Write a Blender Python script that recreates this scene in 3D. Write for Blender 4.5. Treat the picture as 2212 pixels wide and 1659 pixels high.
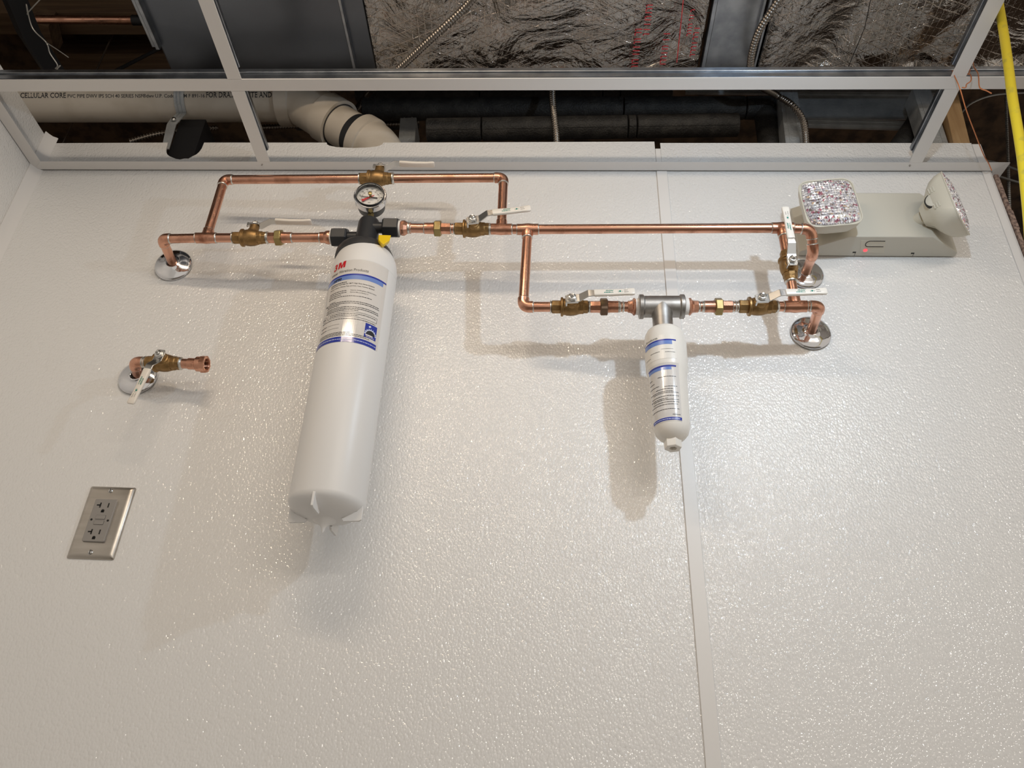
import bpy, math, random
from mathutils import Vector, Matrix
random.seed(7)
C = bpy.context.scene.collection
for o in list(bpy.data.objects): bpy.data.objects.remove(o)
# ---------------------------------------------------------------- camera (millimetres; floor 1500 below the eye)
ZF = 1500.0
FPX, PIT, ROL, YAW, CD = 1814.53, 0.562186, 0.0388621, -0.0498172, 1142.61
cy, sy, cp, sp = math.cos(YAW), math.sin(YAW), math.cos(PIT), math.sin(PIT)
FW = Vector((sy*cp, cy*cp, sp)); R0 = Vector((cy, -sy, 0)); U0 = R0.cross(FW)
RT = math.cos(ROL)*R0 + math.sin(ROL)*U0; UP = -math.sin(ROL)*R0 + math.cos(ROL)*U0
CAM = Vector((0, -CD, 0))
def ray(px, py): return FW + RT*((px-1106)/FPX) - UP*((py-829.5)/FPX)
def at(px, py, d):                       # point of the plane d mm in front of the back wall
    r = ray(px, py); return CAM + r*((-d-CAM.y)/r.y)
def atz(px, py, z):
    r = ray(px, py); return CAM + r*(z/r.z)
def atx(px, py, x):
    r = ray(px, py); return CAM + r*(x/r.x)
cam = bpy.data.objects.new('camera', bpy.data.cameras.new('camera')); C.objects.link(cam)
M3 = Matrix((RT, UP, -FW)).transposed()
cam.matrix_world = Matrix.Translation((CAM.x/1000, CAM.y/1000, ZF/1000)) @ M3.to_4x4()
cam.data.sensor_fit = 'HORIZONTAL'; cam.data.sensor_width = 36; cam.data.lens = 36*FPX/2212
cam.data.clip_start = .02; cam.data.clip_end = 50
bpy.context.scene.camera = cam
# ---------------------------------------------------------------- world, lamps, exposure
sc = bpy.context.scene
sc.view_settings.view_transform = 'Standard'; sc.view_settings.look = 'None'
sc.view_settings.gamma = 1; sc.view_settings.use_curve_mapping = False
sc.view_settings.exposure = 0.06
w = bpy.data.worlds.new('world'); sc.world = w; w.use_nodes = True
w.node_tree.nodes['Background'].inputs[0].default_value = (1.0, .92, .82, 1)
w.node_tree.nodes['Background'].inputs[1].default_value = 0.60
def lamp(name, loc, target, power, col, sx, sy_=None, spread=180):
    L = bpy.data.lights.new(name, 'AREA'); L.energy = power; L.color = col; L.size = sx/1000
    if sy_: L.shape = 'RECTANGLE'; L.size_y = sy_/1000
    else: L.shape = 'DISK'
    L.spread = math.radians(spread)
    o = bpy.data.objects.new(name, L); C.objects.link(o)
    o.location = (loc[0]/1000, loc[1]/1000, (loc[2]+ZF)/1000)
    d = Vector(target)-Vector(loc); o.rotation_euler = d.to_track_quat('-Z', 'Y').to_euler(); return o
lamp('work_lamp', (440, -615, 915), (150, 0, 750), 1.75, (.68, .84, 1.0), 24)
lamp('ceiling_tube_lamp', (-360, -920, 1240), (-200, -100, 600), 3.0, (1.0, .82, .62), 560, 36)
lamp('room_lamp', (900, -2300, 1250), (0, 0, 500), 9, (1.0, .91, .80), 1200, 70)
# ---------------------------------------------------------------- materials
MATS = {}
def mat(name, col, rough=.5, metal=0., bump=None, var=None, spec=None, emit=None, coat=0, rvar=None):
    m = bpy.data.materials.new(name); m.use_nodes = True; nt = m.node_tree; b = nt.nodes['Principled BSDF']
    b.inputs['Base Color'].default_value = (*col, 1); b.inputs['Roughness'].default_value = rough
    b.inputs['Metallic'].default_value = metal
    if spec is not None: b.inputs['Specular IOR Level'].default_value = spec
    if coat: b.inputs['Coat Weight'].default_value = coat; b.inputs['Coat Roughness'].default_value = .08
    if emit: b.inputs['Emission Color'].default_value = (*emit[0], 1); b.inputs['Emission Strength'].default_value = emit[1]
    tc = nt.nodes.new('ShaderNodeTexCoord')
    if var:                                   # (scale, second colour, low, high, stretch)
        sc_, c2, lo, hi = var[:4]; st = var[4] if len(var) > 4 else (1, 1, 1)
        mp = nt.nodes.new('ShaderNodeMapping'); mp.inputs['Scale'].default_value = st
        nt.links.new(tc.outputs['Object'], mp.inputs[0])
        n = nt.nodes.new('ShaderNodeTexNoise'); n.inputs['Scale'].default_value = sc_; n.inputs['Detail'].default_value = 5
        nt.links.new(mp.outputs[0], n.inputs['Vector'])
        r = nt.nodes.new('ShaderNodeMapRange'); r.inputs[1].default_value = lo; r.inputs[2].default_value = hi
        nt.links.new(n.outputs[0], r.inputs[0])
        mx = nt.nodes.new('ShaderNodeMix'); mx.data_type = 'RGBA'
        mx.inputs[6].default_value = (*col, 1); mx.inputs[7].default_value = (*c2, 1)
        nt.links.new(r.outputs[0], mx.inputs[0]); nt.links.new(mx.outputs[2], b.inputs['Base Color'])
        if rvar:
            rr = nt.nodes.new('ShaderNodeMapRange'); rr.inputs[3].default_value = rough; rr.inputs[4].default_value = rvar
            nt.links.new(r.outputs[0], rr.inputs[0]); nt.links.new(rr.outputs[0], b.inputs['Roughness'])
    if bump:                                  # (kind, scale, strength, distance in m)
        k, s_, st_, di = bump
        if k == 'noise':
            n2 = nt.nodes.new('ShaderNodeTexNoise'); n2.inputs['Detail'].default_value = 3; out = n2.outputs[0]
        else:
            n2 = nt.nodes.new('ShaderNodeTexVoronoi'); n2.feature = 'SMOOTH_F1'; out = n2.outputs[0]
        n2.inputs['Scale'].default_value = s_
        nt.links.new(tc.outputs['Object'], n2.inputs['Vector'])
        bp = nt.nodes.new('ShaderNodeBump'); bp.inputs['Strength'].default_value = st_; bp.inputs['Distance'].default_value = di
        nt.links.new(out, bp.inputs['Height']); nt.links.new(bp.outputs[0], b.inputs['Normal'])
    MATS[name] = m; return m
FRP = mat('white_pebbled_wall_panel', (.82, .81, .795), .4, spec=.3)
def frp_nodes(m):
    nt = m.node_tree; b = nt.nodes['Principled BSDF']; tc = nt.nodes.new('ShaderNodeTexCoord')
    mp = nt.nodes.new('ShaderNodeMapping'); mp.inputs['Scale'].default_value = (1.0, 1.0, .75)
    nt.links.new(tc.outputs['Object'], mp.inputs[0])
    v = nt.nodes.new('ShaderNodeTexVoronoi'); v.feature = 'SMOOTH_F1'; v.inputs['Scale'].default_value = 300; v.inputs['Smoothness'].default_value = .25
    n = nt.nodes.new('ShaderNodeTexNoise'); n.inputs['Scale'].default_value = 260; n.inputs['Detail'].default_value = 1
    nw = nt.nodes.new('ShaderNodeTexNoise'); nw.inputs['Scale'].default_value = 2.2; nw.inputs['Detail'].default_value = 1
    for q in (v, n): nt.links.new(mp.outputs[0], q.inputs['Vector'])
    nt.links.new(tc.outputs['Object'], nw.inputs['Vector'])
    sq = nt.nodes.new('ShaderNodeMath'); sq.operation = 'MULTIPLY'; nt.links.new(v.outputs[0], sq.inputs[0]); nt.links.new(v.outputs[0], sq.inputs[1])
    ng = nt.nodes.new('ShaderNodeMath'); ng.operation = 'MULTIPLY'; ng.inputs[1].default_value = -1; nt.links.new(sq.outputs[0], ng.inputs[0])
    a = nt.nodes.new('ShaderNodeMath'); a.operation = 'MULTIPLY_ADD'; a.inputs[1].default_value = .45
    nt.links.new(n.outputs[0], a.inputs[0]); nt.links.new(ng.outputs[0], a.inputs[2])
    bp = nt.nodes.new('ShaderNodeBump'); bp.inputs['Strength'].default_value = 1; bp.inputs['Distance'].default_value = .00115
    nt.links.new(a.outputs[0], bp.inputs['Height'])
    bp2 = nt.nodes.new('ShaderNodeBump'); bp2.inputs['Strength'].default_value = .08; bp2.inputs['Distance'].default_value = .01
    nt.links.new(nw.outputs[0], bp2.inputs['Height']); nt.links.new(bp2.outputs[0], bp.inputs['Normal'])
    nt.links.new(bp.outputs[0], b.inputs['Coat Normal'])
    b3 = nt.nodes.new('ShaderNodeBump'); b3.inputs['Strength'].default_value = .32; b3.inputs['Distance'].default_value = .0014
    nt.links.new(a.outputs[0], b3.inputs['Height']); nt.links.new(bp2.outputs[0], b3.inputs['Normal']); nt.links.new(b3.outputs[0], b.inputs['Normal'])
    b.inputs['Coat Weight'].default_value = 1; b.inputs['Coat Roughness'].default_value = .07; b.inputs['Coat IOR'].default_value = 1.8
frp_nodes(FRP)
TRIM = mat('white_vinyl_trim', (.80, .78, .76), .35)
GRID = mat('white_enamel_steel', (.80, .77, .74), .42)
GALV = mat('galvanized_steel', (.42, .44, .47), .34, 1, bump=('noise', 900, .1, .0004), var=(30, (.25, .27, .30), .35, .7))
STUD = mat('dimpled_galvanized_stud', (.52, .54, .55), .42, .45, bump=('voronoi', 260, .6, .0012), var=(25, (.38, .40, .42), .4, .7))
SHEET = mat('duct_sheet_metal', (.15, .165, .19), .30, 1, bump=('noise', 14, .25, .004), var=(4, (.12, .13, .15), .35, .7))
COP = mat('copper', (.74, .40, .28), .22, 1, var=(26, (.34, .16, .10), .48, .74), rvar=.42, bump=('noise', 60, .05, .0004))
COPF = mat('copper_fitting', (.72, .38, .26), .27, 1, var=(55, (.30, .12, .07), .48, .75), rvar=.5, bump=('noise', 120, .08, .0005))
BRASS = mat('rough_cast_brass', (.36, .22, .09), .42, .85, var=(90, (.20, .12, .05), .4, .75), bump=('noise', 700, .35, .0006))
BRASSN = mat('machined_brass', (.36, .28, .12), .32, .9, var=(40, (.28, .19, .08), .45, .7))
BRASSD = mat('darkened_brass', (.17, .11, .07), .45, .6, var=(60, (.36, .27, .11), .55, .8))
SOLD = mat('solder', (.72, .71, .67), .3, 1, var=(200, (.45, .40, .34), .45, .8), bump=('noise', 500, .3, .0005))
CHROME = mat('chrome', (.72, .72, .74), .09, 1)
STEEL = mat('zinc_plated_steel', (.62, .61, .59), .27, 1)
SS = mat('cast_stainless', (.42, .40, .38), .42, 1, var=(60, (.30, .28, .26), .4, .7), bump=('noise', 800, .2, .0004))
BSS = mat('brushed_stainless_plate', (.56, .52, .47), .33, 1, bump=('noise', 400, .05, .0002), var=(14, (.45, .41, .36), .35, .7, (1, 1, 6)))
GRIP = mat('cream_vinyl', (.84, .78, .70), .33)
BLK = mat('black_moulded_plastic', (.022, .023, .026), .42, bump=('noise', 600, .06, .0003))
BLKR = mat('dark_grey_collar_plastic', (.035, .035, .037), .38)
WPL = mat('white_cartridge_plastic', (.80, .79, .78), .36)
CPL = mat('cream_cartridge_plastic', (.84, .80, .74), .27)
LAB = mat('glossy_label_film', (.72, .69, .66), .14, coat=.6)
INK = mat('black_ink', (.03, .03, .035), .3)
GINK = mat('grey_ink', (.12, .12, .12), .3)
RED = mat('red_ink', (.60, .02, .03), .3)
BLUE = mat('dark_blue_ink', (.03, .05, .36), .25, coat=.4)
LBL = mat('light_blue_ink', (.17, .27, .62), .25, coat=.4)
WINK = mat('pale_ink', (.60, .65, .85), .3)
YEL = mat('yellow_plastic', (.85, .58, .01), .38)
YCORD = mat('yellow_cord_jacket', (.70, .53, .03), .38, var=(60, (.40, .33, .06), .56, .78), bump=('noise', 160, .2, .001))
GRN = mat('green_ink', (.01, .22, .17), .4)
GRAYPL = mat('grey_device_plastic', (.30, .28, .26), .42)
SLOT = mat('dark_slot', (.012, .011, .01), .6)
BEIGE = mat('beige_enamel', (.62, .59, .51), .42, bump=('noise', 700, .03, .0002))
BEIGEP = mat('beige_moulded_plastic', (.64, .60, .50), .36)
FOAM = mat('black_foam_rubber', (.018, .017, .016), .62, bump=('voronoi', 320, .7, .0015), var=(40, (.05, .047, .042), .45, .8))
PVC = mat('cream_pvc', (.62, .56, .48), .36, var=(12, (.48, .42, .34), .5, .8))
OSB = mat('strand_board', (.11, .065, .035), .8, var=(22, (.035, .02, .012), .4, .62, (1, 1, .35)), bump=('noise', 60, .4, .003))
JOIST = mat('shaded_joist_lumber', (.16, .10, .055), .8, var=(7, (.08, .045, .025), .35, .7, (.6, 10, 10)))  # darker lumber copy, the void's shade is put into its colour
WOOD = mat('framing_lumber', (.42, .27, .13), .7, var=(9, (.28, .16, .07), .35, .7, (12, 12, .6)))
GYP = mat('gypsum_board', (.55, .50, .44), .9, bump=('noise', 200, .2, .001))
EDGE = mat('cut_board_edge', (.34, .24, .19), .85, var=(160, (.11, .07, .06), .4, .65), bump=('noise', 300, .7, .002))
FLOOR = mat('grey_concrete', (.36, .34, .31), .7, var=(3, (.28, .26, .24), .4, .6))
ORW = mat('copper_tie_wire', (.60, .22, .09), .4, .5)
WIRE = mat('dull_steel_wire', (.35, .34, .32), .5, .8)
CABLE = mat('armoured_cable_steel', (.27, .24, .21), .3, 1)
DKMET = mat('blackened_steel', (.03, .03, .033), .5, .5)
LED = mat('red_indicator', (.7, .05, .06), .3, emit=((1, .08, .10), 1.2))
DIAL = mat('white_dial_face', (.82, .82, .80), .5)
THREAD = mat('white_thread_tape', (.85, .82, .78), .6)
def glassy():
    m = bpy.data.materials.new('clear_gauge_lens'); m.use_nodes = True; b = m.node_tree.nodes['Principled BSDF']
    nt = m.node_tree; b.inputs['Base Color'].default_value = (1, 1, 1, 1); b.inputs['Metallic'].default_value = 1; b.inputs['Roughness'].default_value = .03
    tr = nt.nodes.new('ShaderNodeBsdfTransparent'); fr = nt.nodes.new('ShaderNodeFresnel'); fr.inputs[0].default_value = 1.3
    mx = nt.nodes.new('ShaderNodeMixShader'); nt.links.new(fr.outputs[0], mx.inputs[0]); nt.links.new(tr.outputs[0], mx.inputs[1]); nt.links.new(b.outputs[0], mx.inputs[2])
    nt.links.new(mx.outputs[0], nt.nodes['Material Output'].inputs[0]); return m
GLASS = glassy()
def prism_mat():
    m = mat('prismatic_clear_lens', (.80, .80, .84), .12, .75); nt = m.node_tree; b = nt.nodes['Principled BSDF']
    tc = nt.nodes.new('ShaderNodeTexCoord'); v = nt.nodes.new('ShaderNodeTexVoronoi'); v.inputs['Scale'].default_value = 260
    nt.links.new(tc.outputs['Object'], v.inputs[0])
    sp_ = nt.nodes.new('ShaderNodeSeparateColor'); nt.links.new(v.outputs['Color'], sp_.inputs[0])
    cr = nt.nodes.new('ShaderNodeValToRGB'); e = cr.color_ramp; e.interpolation = 'CONSTANT'  # white, grey, pink and tan cells paint the lens's sparkle into its colour
    e.elements[0].position = 0; e.elements[0].color = (.95, .95, 1, 1); e.elements[1].position = .45; e.elements[1].color = (.62, .60, .66, 1)
    for p_, c_ in ((.66, (.62, .30, .38, 1)), (.74, (1, 1, 1, 1)), (.92, (.40, .34, .32, 1)), (.96, (.90, .72, .55, 1))):
        q = e.elements.new(p_); q.color = c_
    nt.links.new(sp_.outputs[0], cr.inputs[0]); nt.links.new(cr.outputs[0], b.inputs['Base Color'])
    bp = nt.nodes.new('ShaderNodeBump'); bp.inputs['Strength'].default_value = .8; bp.inputs['Distance'].default_value = .002
    nt.links.new(sp_.outputs[1], bp.inputs['Height']); nt.links.new(bp.outputs[0], b.inputs['Normal'])
    return m
LENS = prism_mat()
def foil_mat():
    m = mat('crinkled_scrim_foil', (.42, .40, .37), .13, 1); nt = m.node_tree; b = nt.nodes['Principled BSDF']
    tc = nt.nodes.new('ShaderNodeTexCoord')
    n = nt.nodes.new('ShaderNodeTexNoise'); n.inputs['Scale'].default_value = 8; n.inputs['Detail'].default_value = 6; n.inputs['Distortion'].default_value = 1.6
    nt.links.new(tc.outputs['Object'], n.inputs[0])
    mu = nt.nodes.new('ShaderNodeTexVoronoi'); mu.feature = 'DISTANCE_TO_EDGE'; mu.inputs['Scale'].default_value = 11
    nt.links.new(tc.outputs['Object'], mu.inputs[0])
    # thread net: two diagonal families and one straight one
    hs = []
    for ang, pitch in ((.42, 210), (-.42, 210), (1.5708, 300)):
        mp = nt.nodes.new('ShaderNodeMapping'); mp.inputs['Rotation'].default_value = (0, 0, ang)
        nt.links.new(tc.outputs['Object'], mp.inputs[0])
        wv = nt.nodes.new('ShaderNodeTexWave'); wv.bands_direction = 'Y'; wv.inputs['Scale'].default_value = pitch/12
        wv.inputs['Distortion'].default_value = .5; wv.inputs['Detail'].default_value = 1; wv.inputs['Detail Scale'].default_value = .6
        nt.links.new(mp.outputs[0], wv.inputs[0])
        r = nt.nodes.new('ShaderNodeMapRange'); r.inputs[1].default_value = .970; r.inputs[2].default_value = 1.0
        nt.links.new(wv.outputs['Fac'], r.inputs[0]); hs.append(r.outputs[0])
    a = nt.nodes.new('ShaderNodeMath'); a.operation = 'MAXIMUM'; nt.links.new(hs[0], a.inputs[0]); nt.links.new(hs[1], a.inputs[1])
    a2 = nt.nodes.new('ShaderNodeMath'); a2.operation = 'MAXIMUM'; nt.links.new(a.outputs[0], a2.inputs[0]); nt.links.new(hs[2], a2.inputs[1])
    mx = nt.nodes.new('ShaderNodeMix'); mx.data_type = 'RGBA'; mx.inputs[6].default_value = (.38, .36, .34, 1); mx.inputs[7].default_value = (.75, .62, .50, 1)
    f = nt.nodes.new('ShaderNodeMath'); f.operation = 'MULTIPLY'; f.inputs[1].default_value = .45; nt.links.new(a2.outputs[0], f.inputs[0])
    nt.links.new(f.outputs[0], mx.inputs[0]); nt.links.new(mx.outputs[2], b.inputs['Base Color'])
    b1 = nt.nodes.new('ShaderNodeBump'); b1.inputs['Strength'].default_value = 1; b1.inputs['Distance'].default_value = .022; nt.links.new(n.outputs[0], b1.inputs['Height'])
    b2 = nt.nodes.new('ShaderNodeBump'); b2.inputs['Strength'].default_value = .5; b2.inputs['Distance'].default_value = .01; nt.links.new(mu.outputs[0], b2.inputs['Height']); nt.links.new(b1.outputs[0], b2.inputs['Normal'])
    b3 = nt.nodes.new('ShaderNodeBump'); b3.inputs['Strength'].default_value = .5; b3.inputs['Distance'].default_value = .0008; nt.links.new(a2.outputs[0], b3.inputs['Height']); nt.links.new(b2.outputs[0], b3.inputs['Normal'])
    nt.links.new(b3.outputs[0], b.inputs['Normal']); return m
FOIL = foil_mat()
# ---------------------------------------------------------------- mesh helpers (millimetres)
def frame(ax, hint=None):
    ax = Vector(ax).normalized(); h = Vector(hint) if hint is not None else (Vector((0, 0, 1)) if abs(ax.z) < .9 else Vector((1, 0, 0)))
    u = (h - ax*h.dot(ax)).normalized(); return ax, u, ax.cross(u)
class MB:
    def __init__(s): s.v = []; s.f = []
    def add(s, vs, fs):
        k = len(s.v); s.v += [Vector(p) for p in vs]; s.f += [tuple(i+k for i in q) for q in fs]; return s
    def box(s, a, b):
        x0, y0, z0 = a; x1, y1, z1 = b
        return s.add([(x0,y0,z0),(x1,y0,z0),(x1,y1,z0),(x0,y1,z0),(x0,y0,z1),(x1,y0,z1),(x1,y1,z1),(x0,y1,z1)],
                     [(0,3,2,1),(4,5,6,7),(0,1,5,4),(1,2,6,5),(2,3,7,6),(3,0,4,7)])
    def obox(s, c, ex, ey, ez, hx, hy, hz):      # oriented box, half sizes
        ex, ey, ez = (Vector(q).normalized() for q in (ex, ey, ez)); c = Vector(c)
        vs = [c+ex*hx*i+ey*hy*j+ez*hz*k for i, j, k in ((-1,-1,-1),(1,-1,-1),(1,1,-1),(-1,1,-1),(-1,-1,1),(1,-1,1),(1,1,1),(-1,1,1))]
        return s.add(vs, [(0,3,2,1),(4,5,6,7),(0,1,5,4),(1,2,6,5),(2,3,7,6),(3,0,4,7)])
    def lathe(s, o, ax, prof, n=24, hint=None, cap=True, ph=0):
        a, u, w_ = frame(ax, hint); o = Vector(o); k = len(s.v)
        for (t, r) in prof:
            for i in range(n):
                th = 2*math.pi*i/n+ph; s.v.append(o+a*t+(u*math.cos(th)+w_*math.sin(th))*max(r, .01))
        for j in range(len(prof)-1):
            for i in range(n):
                i2 = (i+1) % n; s.f.append((k+j*n+i, k+j*n+i2, k+(j+1)*n+i2, k+(j+1)*n+i))
        if cap:
            s.f.append(tuple(k+i for i in reversed(range(n)))); m = k+(len(prof)-1)*n; s.f.append(tuple(m+i for i in range(n)))
        return s
    def tube(s, pts, r, n=16, cap=True):
        pts = [Vector(p) for p in pts]; m = len(pts); rr = r if isinstance(r, (list, tuple)) else [r]*m
        tg = [(pts[min(i+1, m-1)]-pts[max(i-1, 0)]).normalized() for i in range(m)]
        _, u, w_ = frame(tg[0]); k = len(s.v)
        for i in range(m):
            u = (u-tg[i]*u.dot(tg[i])).normalized(); w_ = tg[i].cross(u)
            for j in range(n):
                th = 2*math.pi*j/n; s.v.append(pts[i]+(u*math.cos(th)+w_*math.sin(th))*rr[i])
        for i in range(m-1):
            for j in range(n):
                j2 = (j+1) % n; s.f.append((k+i*n+j, k+i*n+j2, k+(i+1)*n+j2, k+(i+1)*n+j))
        if cap: s.f.append(tuple(k+i for i in reversed(range(n)))); s.f.append(tuple(k+(m-1)*n+i for i in range(n)))
        return s
    def prism(s, poly, o, eu, ev, en, t0, t1):    # polygon in the (eu, ev) plane thickened along en
        o = Vector(o); eu, ev, en = Vector(eu), Vector(ev), Vector(en); n = len(poly)
        vs = [o+eu*a+ev*b+en*t0 for a, b in poly]+[o+eu*a+ev*b+en*t1 for a, b in poly]
        fs = [tuple(reversed(range(n))), tuple(range(n, 2*n))]+[(i, (i+1) % n, n+(i+1) % n, n+i) for i in range(n)]
        return s.add(vs, fs)
ORI = {}
def build(name, mb, m, parent=None, smooth=35, bevel=0, seg=2):
    me = bpy.data.meshes.new(name); o = bpy.data.objects.new(name, me); C.objects.link(o)
    base = ORI.get(parent.name, Vector((0, 0, 0))) if parent else Vector((0, 0, 0))
    off = Vector((0, 0, 0)) if (parent and parent.name in ORI) else Vector((0, 0, ZF))
    me.from_pydata([tuple((p-base+off)/1000) for p in mb.v], [], mb.f); me.materials.append(m)
    if smooth:
        me.polygons.foreach_set('use_smooth', [True]*len(me.polygons)); me.set_sharp_from_angle(angle=math.radians(smooth))
    me.validate(); me.update()
    if parent:
        o.parent = parent
        if parent.name in ORI: ORI[o.name] = base
    if bevel:
        md = o.modifiers.new('bevel', 'BEVEL'); md.width = bevel/1000; md.segments = seg; md.limit_method = 'ANGLE'; md.angle_limit = math.radians(40)
    return o
def tag(o, label=None, cat=None, group=None, kind=None):
    for k, v in (('label', label), ('category', cat), ('group', group), ('kind', kind)):
        if v: o[k] = v
    return o
def thing(name, label, cat, loc, group=None, kind=None):
    o = bpy.data.objects.new(name, None); C.objects.link(o); o.empty_display_size = .02
    loc = Vector(loc); o.location = (loc+Vector((0, 0, ZF)))/1000; ORI[o.name] = loc
    return tag(o, label, cat, group, kind)
def mesh_thing(name, mb, m, label, cat, group=None, **k):
    c = sum(mb.v, Vector())/len(mb.v); lo = min(p.z for p in mb.v); b = Vector((c.x, c.y, lo))
    for p in mb.v: p -= b
    me_o = build(name, mb, m, None, **k)
    # build() added the floor offset to the vertices; move it into the object's location
    for vtx in me_o.data.vertices: vtx.co.z -= ZF/1000
    me_o.location = (b+Vector((0, 0, ZF)))/1000
    return tag(me_o, label, cat, group)
def struct(name, mb, m, parent=None, **k):
    o = build(name, mb, m, parent, **k)
    if not parent: o['kind'] = 'structure'
    return o
def text2d(s, size, bold=0, shear=0, sx=1):
    cu = bpy.data.curves.new('t', 'FONT'); cu.body = s; cu.size = size; cu.offset = bold; cu.shear = shear; cu.resolution_u = 2
    ob = bpy.data.objects.new('t', cu); C.objects.link(ob)
    dg = bpy.context.evaluated_depsgraph_get(); me = ob.evaluated_get(dg).to_mesh()
    vs = [(v.co.x*sx, v.co.y) for v in me.vertices]; fs = [tuple(p.vertices) for p in me.polygons]
    ob.evaluated_get(dg).to_mesh_clear(); bpy.data.objects.remove(ob); bpy.data.curves.remove(cu); return vs, fs
def put(mb, tv, fn): mb.add([fn(a, b) for a, b in tv[0]], tv[1])
def greek(mb, fn, u0, u1, v, h=.9, gap=.8, seed=1):   # unreadably small print: word-length dashes
    r = random.Random(seed); u = u0
    while u < u1:
        L = min(r.uniform(1.4, 5.2), u1-u)
        n = max(1, int(L/1.5))
        for i in range(n):
            a, b = u+L*i/n, u+L*(i+1)/n; mb.add([fn(a, v), fn(b, v), fn(b, v+h), fn(a, v+h)], [(0, 1, 2, 3)])
        u += L+gap
def band(mb, fn, u0, u1, v0, v1, n=24):
    for i in range(n):
        a, b = u0+(u1-u0)*i/n, u0+(u1-u0)*(i+1)/n; mb.add([fn(a, v0), fn(b, v0), fn(b, v1), fn(a, v1)], [(0, 1, 2, 3)])
def spline(pts, n=12):
    pts = [Vector(p) for p in pts]; out = []
    for i in range(len(pts)-1):
        p0, p1, p2, p3 = pts[max(i-1, 0)], pts[i], pts[i+1], pts[min(i+2, len(pts)-1)]
        for k in range(n):
            t = k/n; out.append(.5*((2*p1)+(p2-p0)*t+(2*p0-5*p1+4*p2-p3)*t*t+(3*p1-p0-3*p2+p3)*t**3))
    out.append(pts[-1]); return out
def resample(pts, step):
    out = [pts[0].copy()]; acc = 0
    for a, b in zip(pts, pts[1:]):
        L = (b-a).length; t = step-acc
        while t <= L and L > 0: out.append(a.lerp(b, t/L)); t += step
        acc = (L-(t-step)) if L > 0 else acc
    return out
# ================================================================= THE SETTING
ZC = 1202.0; XL = -1011.0; XR = 822.0; XS = 203.0; ZP = 1281.0
fl = MB().box((-3200, -3600, -ZF-50), (3400, 900, -ZF)); struct('floor', fl, FLOOR)
wb = MB().box((XL-30, 2.5, -ZF), (XR-4, 15, 1205)); wall = struct('wall_back', wb, GYP, smooth=0)
tag(wall, 'gypsum backing of the back wall behind white pebbled panels')
def arc_notch(cx, hw, depth, top, rag=0):     # points of a rough cut-out hanging from the panel's top edge
    pts = []
    for i in range(15):
        t = math.pi*i/14; pts.append((cx-hw*math.cos(t), top-depth*math.sin(t)**.75+(random.uniform(-rag, rag) if 0 < i < 14 else 0)))
    return pts
nl = at(362, 309, 0); nb = at(400, 345, 0); nr = at(441, 308, 0); n2l = at(705, 311, 0); n2r = at(828, 309, 0); n2b = at(768, 320, 0)
poly = [(XL+1, -ZF), (XS, -ZF), (XS, ZP+4)]
poly += list(reversed(arc_notch((n2l.x+n2r.x)/2, (n2r.x-n2l.x)/2, ZP-n2b.z, ZP+1, .6)))
poly += list(reversed(arc_notch((nl.x+nr.x)/2, (nr.x-nl.x)/2, ZP-nb.z, ZP+1, 1.6)))
poly += [(XL+1, ZP-1)]
p1 = MB().prism(poly, (0, 0, 0), (1, 0, 0), (0, 0, 1), (0, 1, 0), 0, 2.5); tag(build('panel', p1, FRP, wall, smooth=0), 'white pebbled panel left of the joint strip')
p2 = MB().box((XS+11, 0, -ZF), (XR-14, 2.5, ZP)); tag(build('panel', p2, FRP, wall, smooth=0), 'white pebbled panel right of the joint strip')
# broken edge of the board at the wall's free end, and its outside corner bead
ed = MB(); N = 60
for i in range(N):
    z0 = -ZF+(1190+ZF)*i/N; z1 = -ZF+(1190+ZF)*(i+1)/N; a = random.uniform(-1.5, 2)
    ed.box((XR+2, -6+a*.4, z0), (XR+10+a, 15, z1))
build('cut_edge', ed, EDGE, wall, smooth=0)
wl = MB().box((XL-15, -3000, -ZF), (XL-2.5, 15, 1205)); wallL = struct('wall_left', wl, GYP, smooth=0)
build('panel', MB().box((XL-2.5, -3000, -ZF), (XL, -1, 1287)), FRP, wallL, smooth=0)
tag(wallL, 'white pebbled side wall meeting the back wall at a corner strip')
# trims
t = MB().prism([(0, 1), (-1, -17), (1.5, -19), (5, -12), (9.5, -5.5), (16, -2), (18, 0), (17, 1)], (XL, 0, 0), (1, 0, 0), (0, 1, 0), (0, 0, 1), -ZF, 1294); struct('trim_1', t, TRIM, bevel=.5)
tag(bpy.data.objects['trim_1'], 'white inside corner strip between the two walls')
t = MB().box((XS-1, -3, -ZF), (XS+19, -.05, 1201.5)); t.box((XS+.5, .3, 1190), (XS+11, 2.2, 1266)); struct('trim_2', t, TRIM, bevel=.8)
tag(bpy.data.objects['trim_2'], 'white vertical joint strip between the two wall panels')
t = MB().box((XR-15, -2.2, -ZF), (XR, 0, 1276)); t.box((XR-1.5, -2.2, -ZF), (XR+1.5, 16, 1276)); struct('trim_3', t, TRIM, bevel=.6)
tag(bpy.data.objects['trim_3'], 'white outside corner strip at the free end of the wall')
def angle_strip(name, pl, leg, label):        # ceiling wall angle: horizontal flange polygon + upright leg box
    m = MB().prism(pl, (0, 0, 0), (1, 0, 0), (0, 1, 0), (0, 0, 1), ZC, ZC+.8); m.box(*leg); o = struct(name, m, GRID, smooth=0); tag(o, label); return o
t4 = angle_strip('trim_4', [(XL, -2.3), (XL+24, -24), (XR+26, -24), (XR+2, -2.3)], ((XL+2, -3.4, ZC), (XR+2, -2.4, ZC+22)), 'white ceiling edge angle along the back wall')
t5 = angle_strip('trim_5', [(XL, -3000), (XL+24, -3000), (XL+24, -24.3), (XL, -2.6)], ((XL+.1, -3000, ZC), (XL+1.1, -20, ZC+22)), 'white ceiling edge angle along the side wall')
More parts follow.
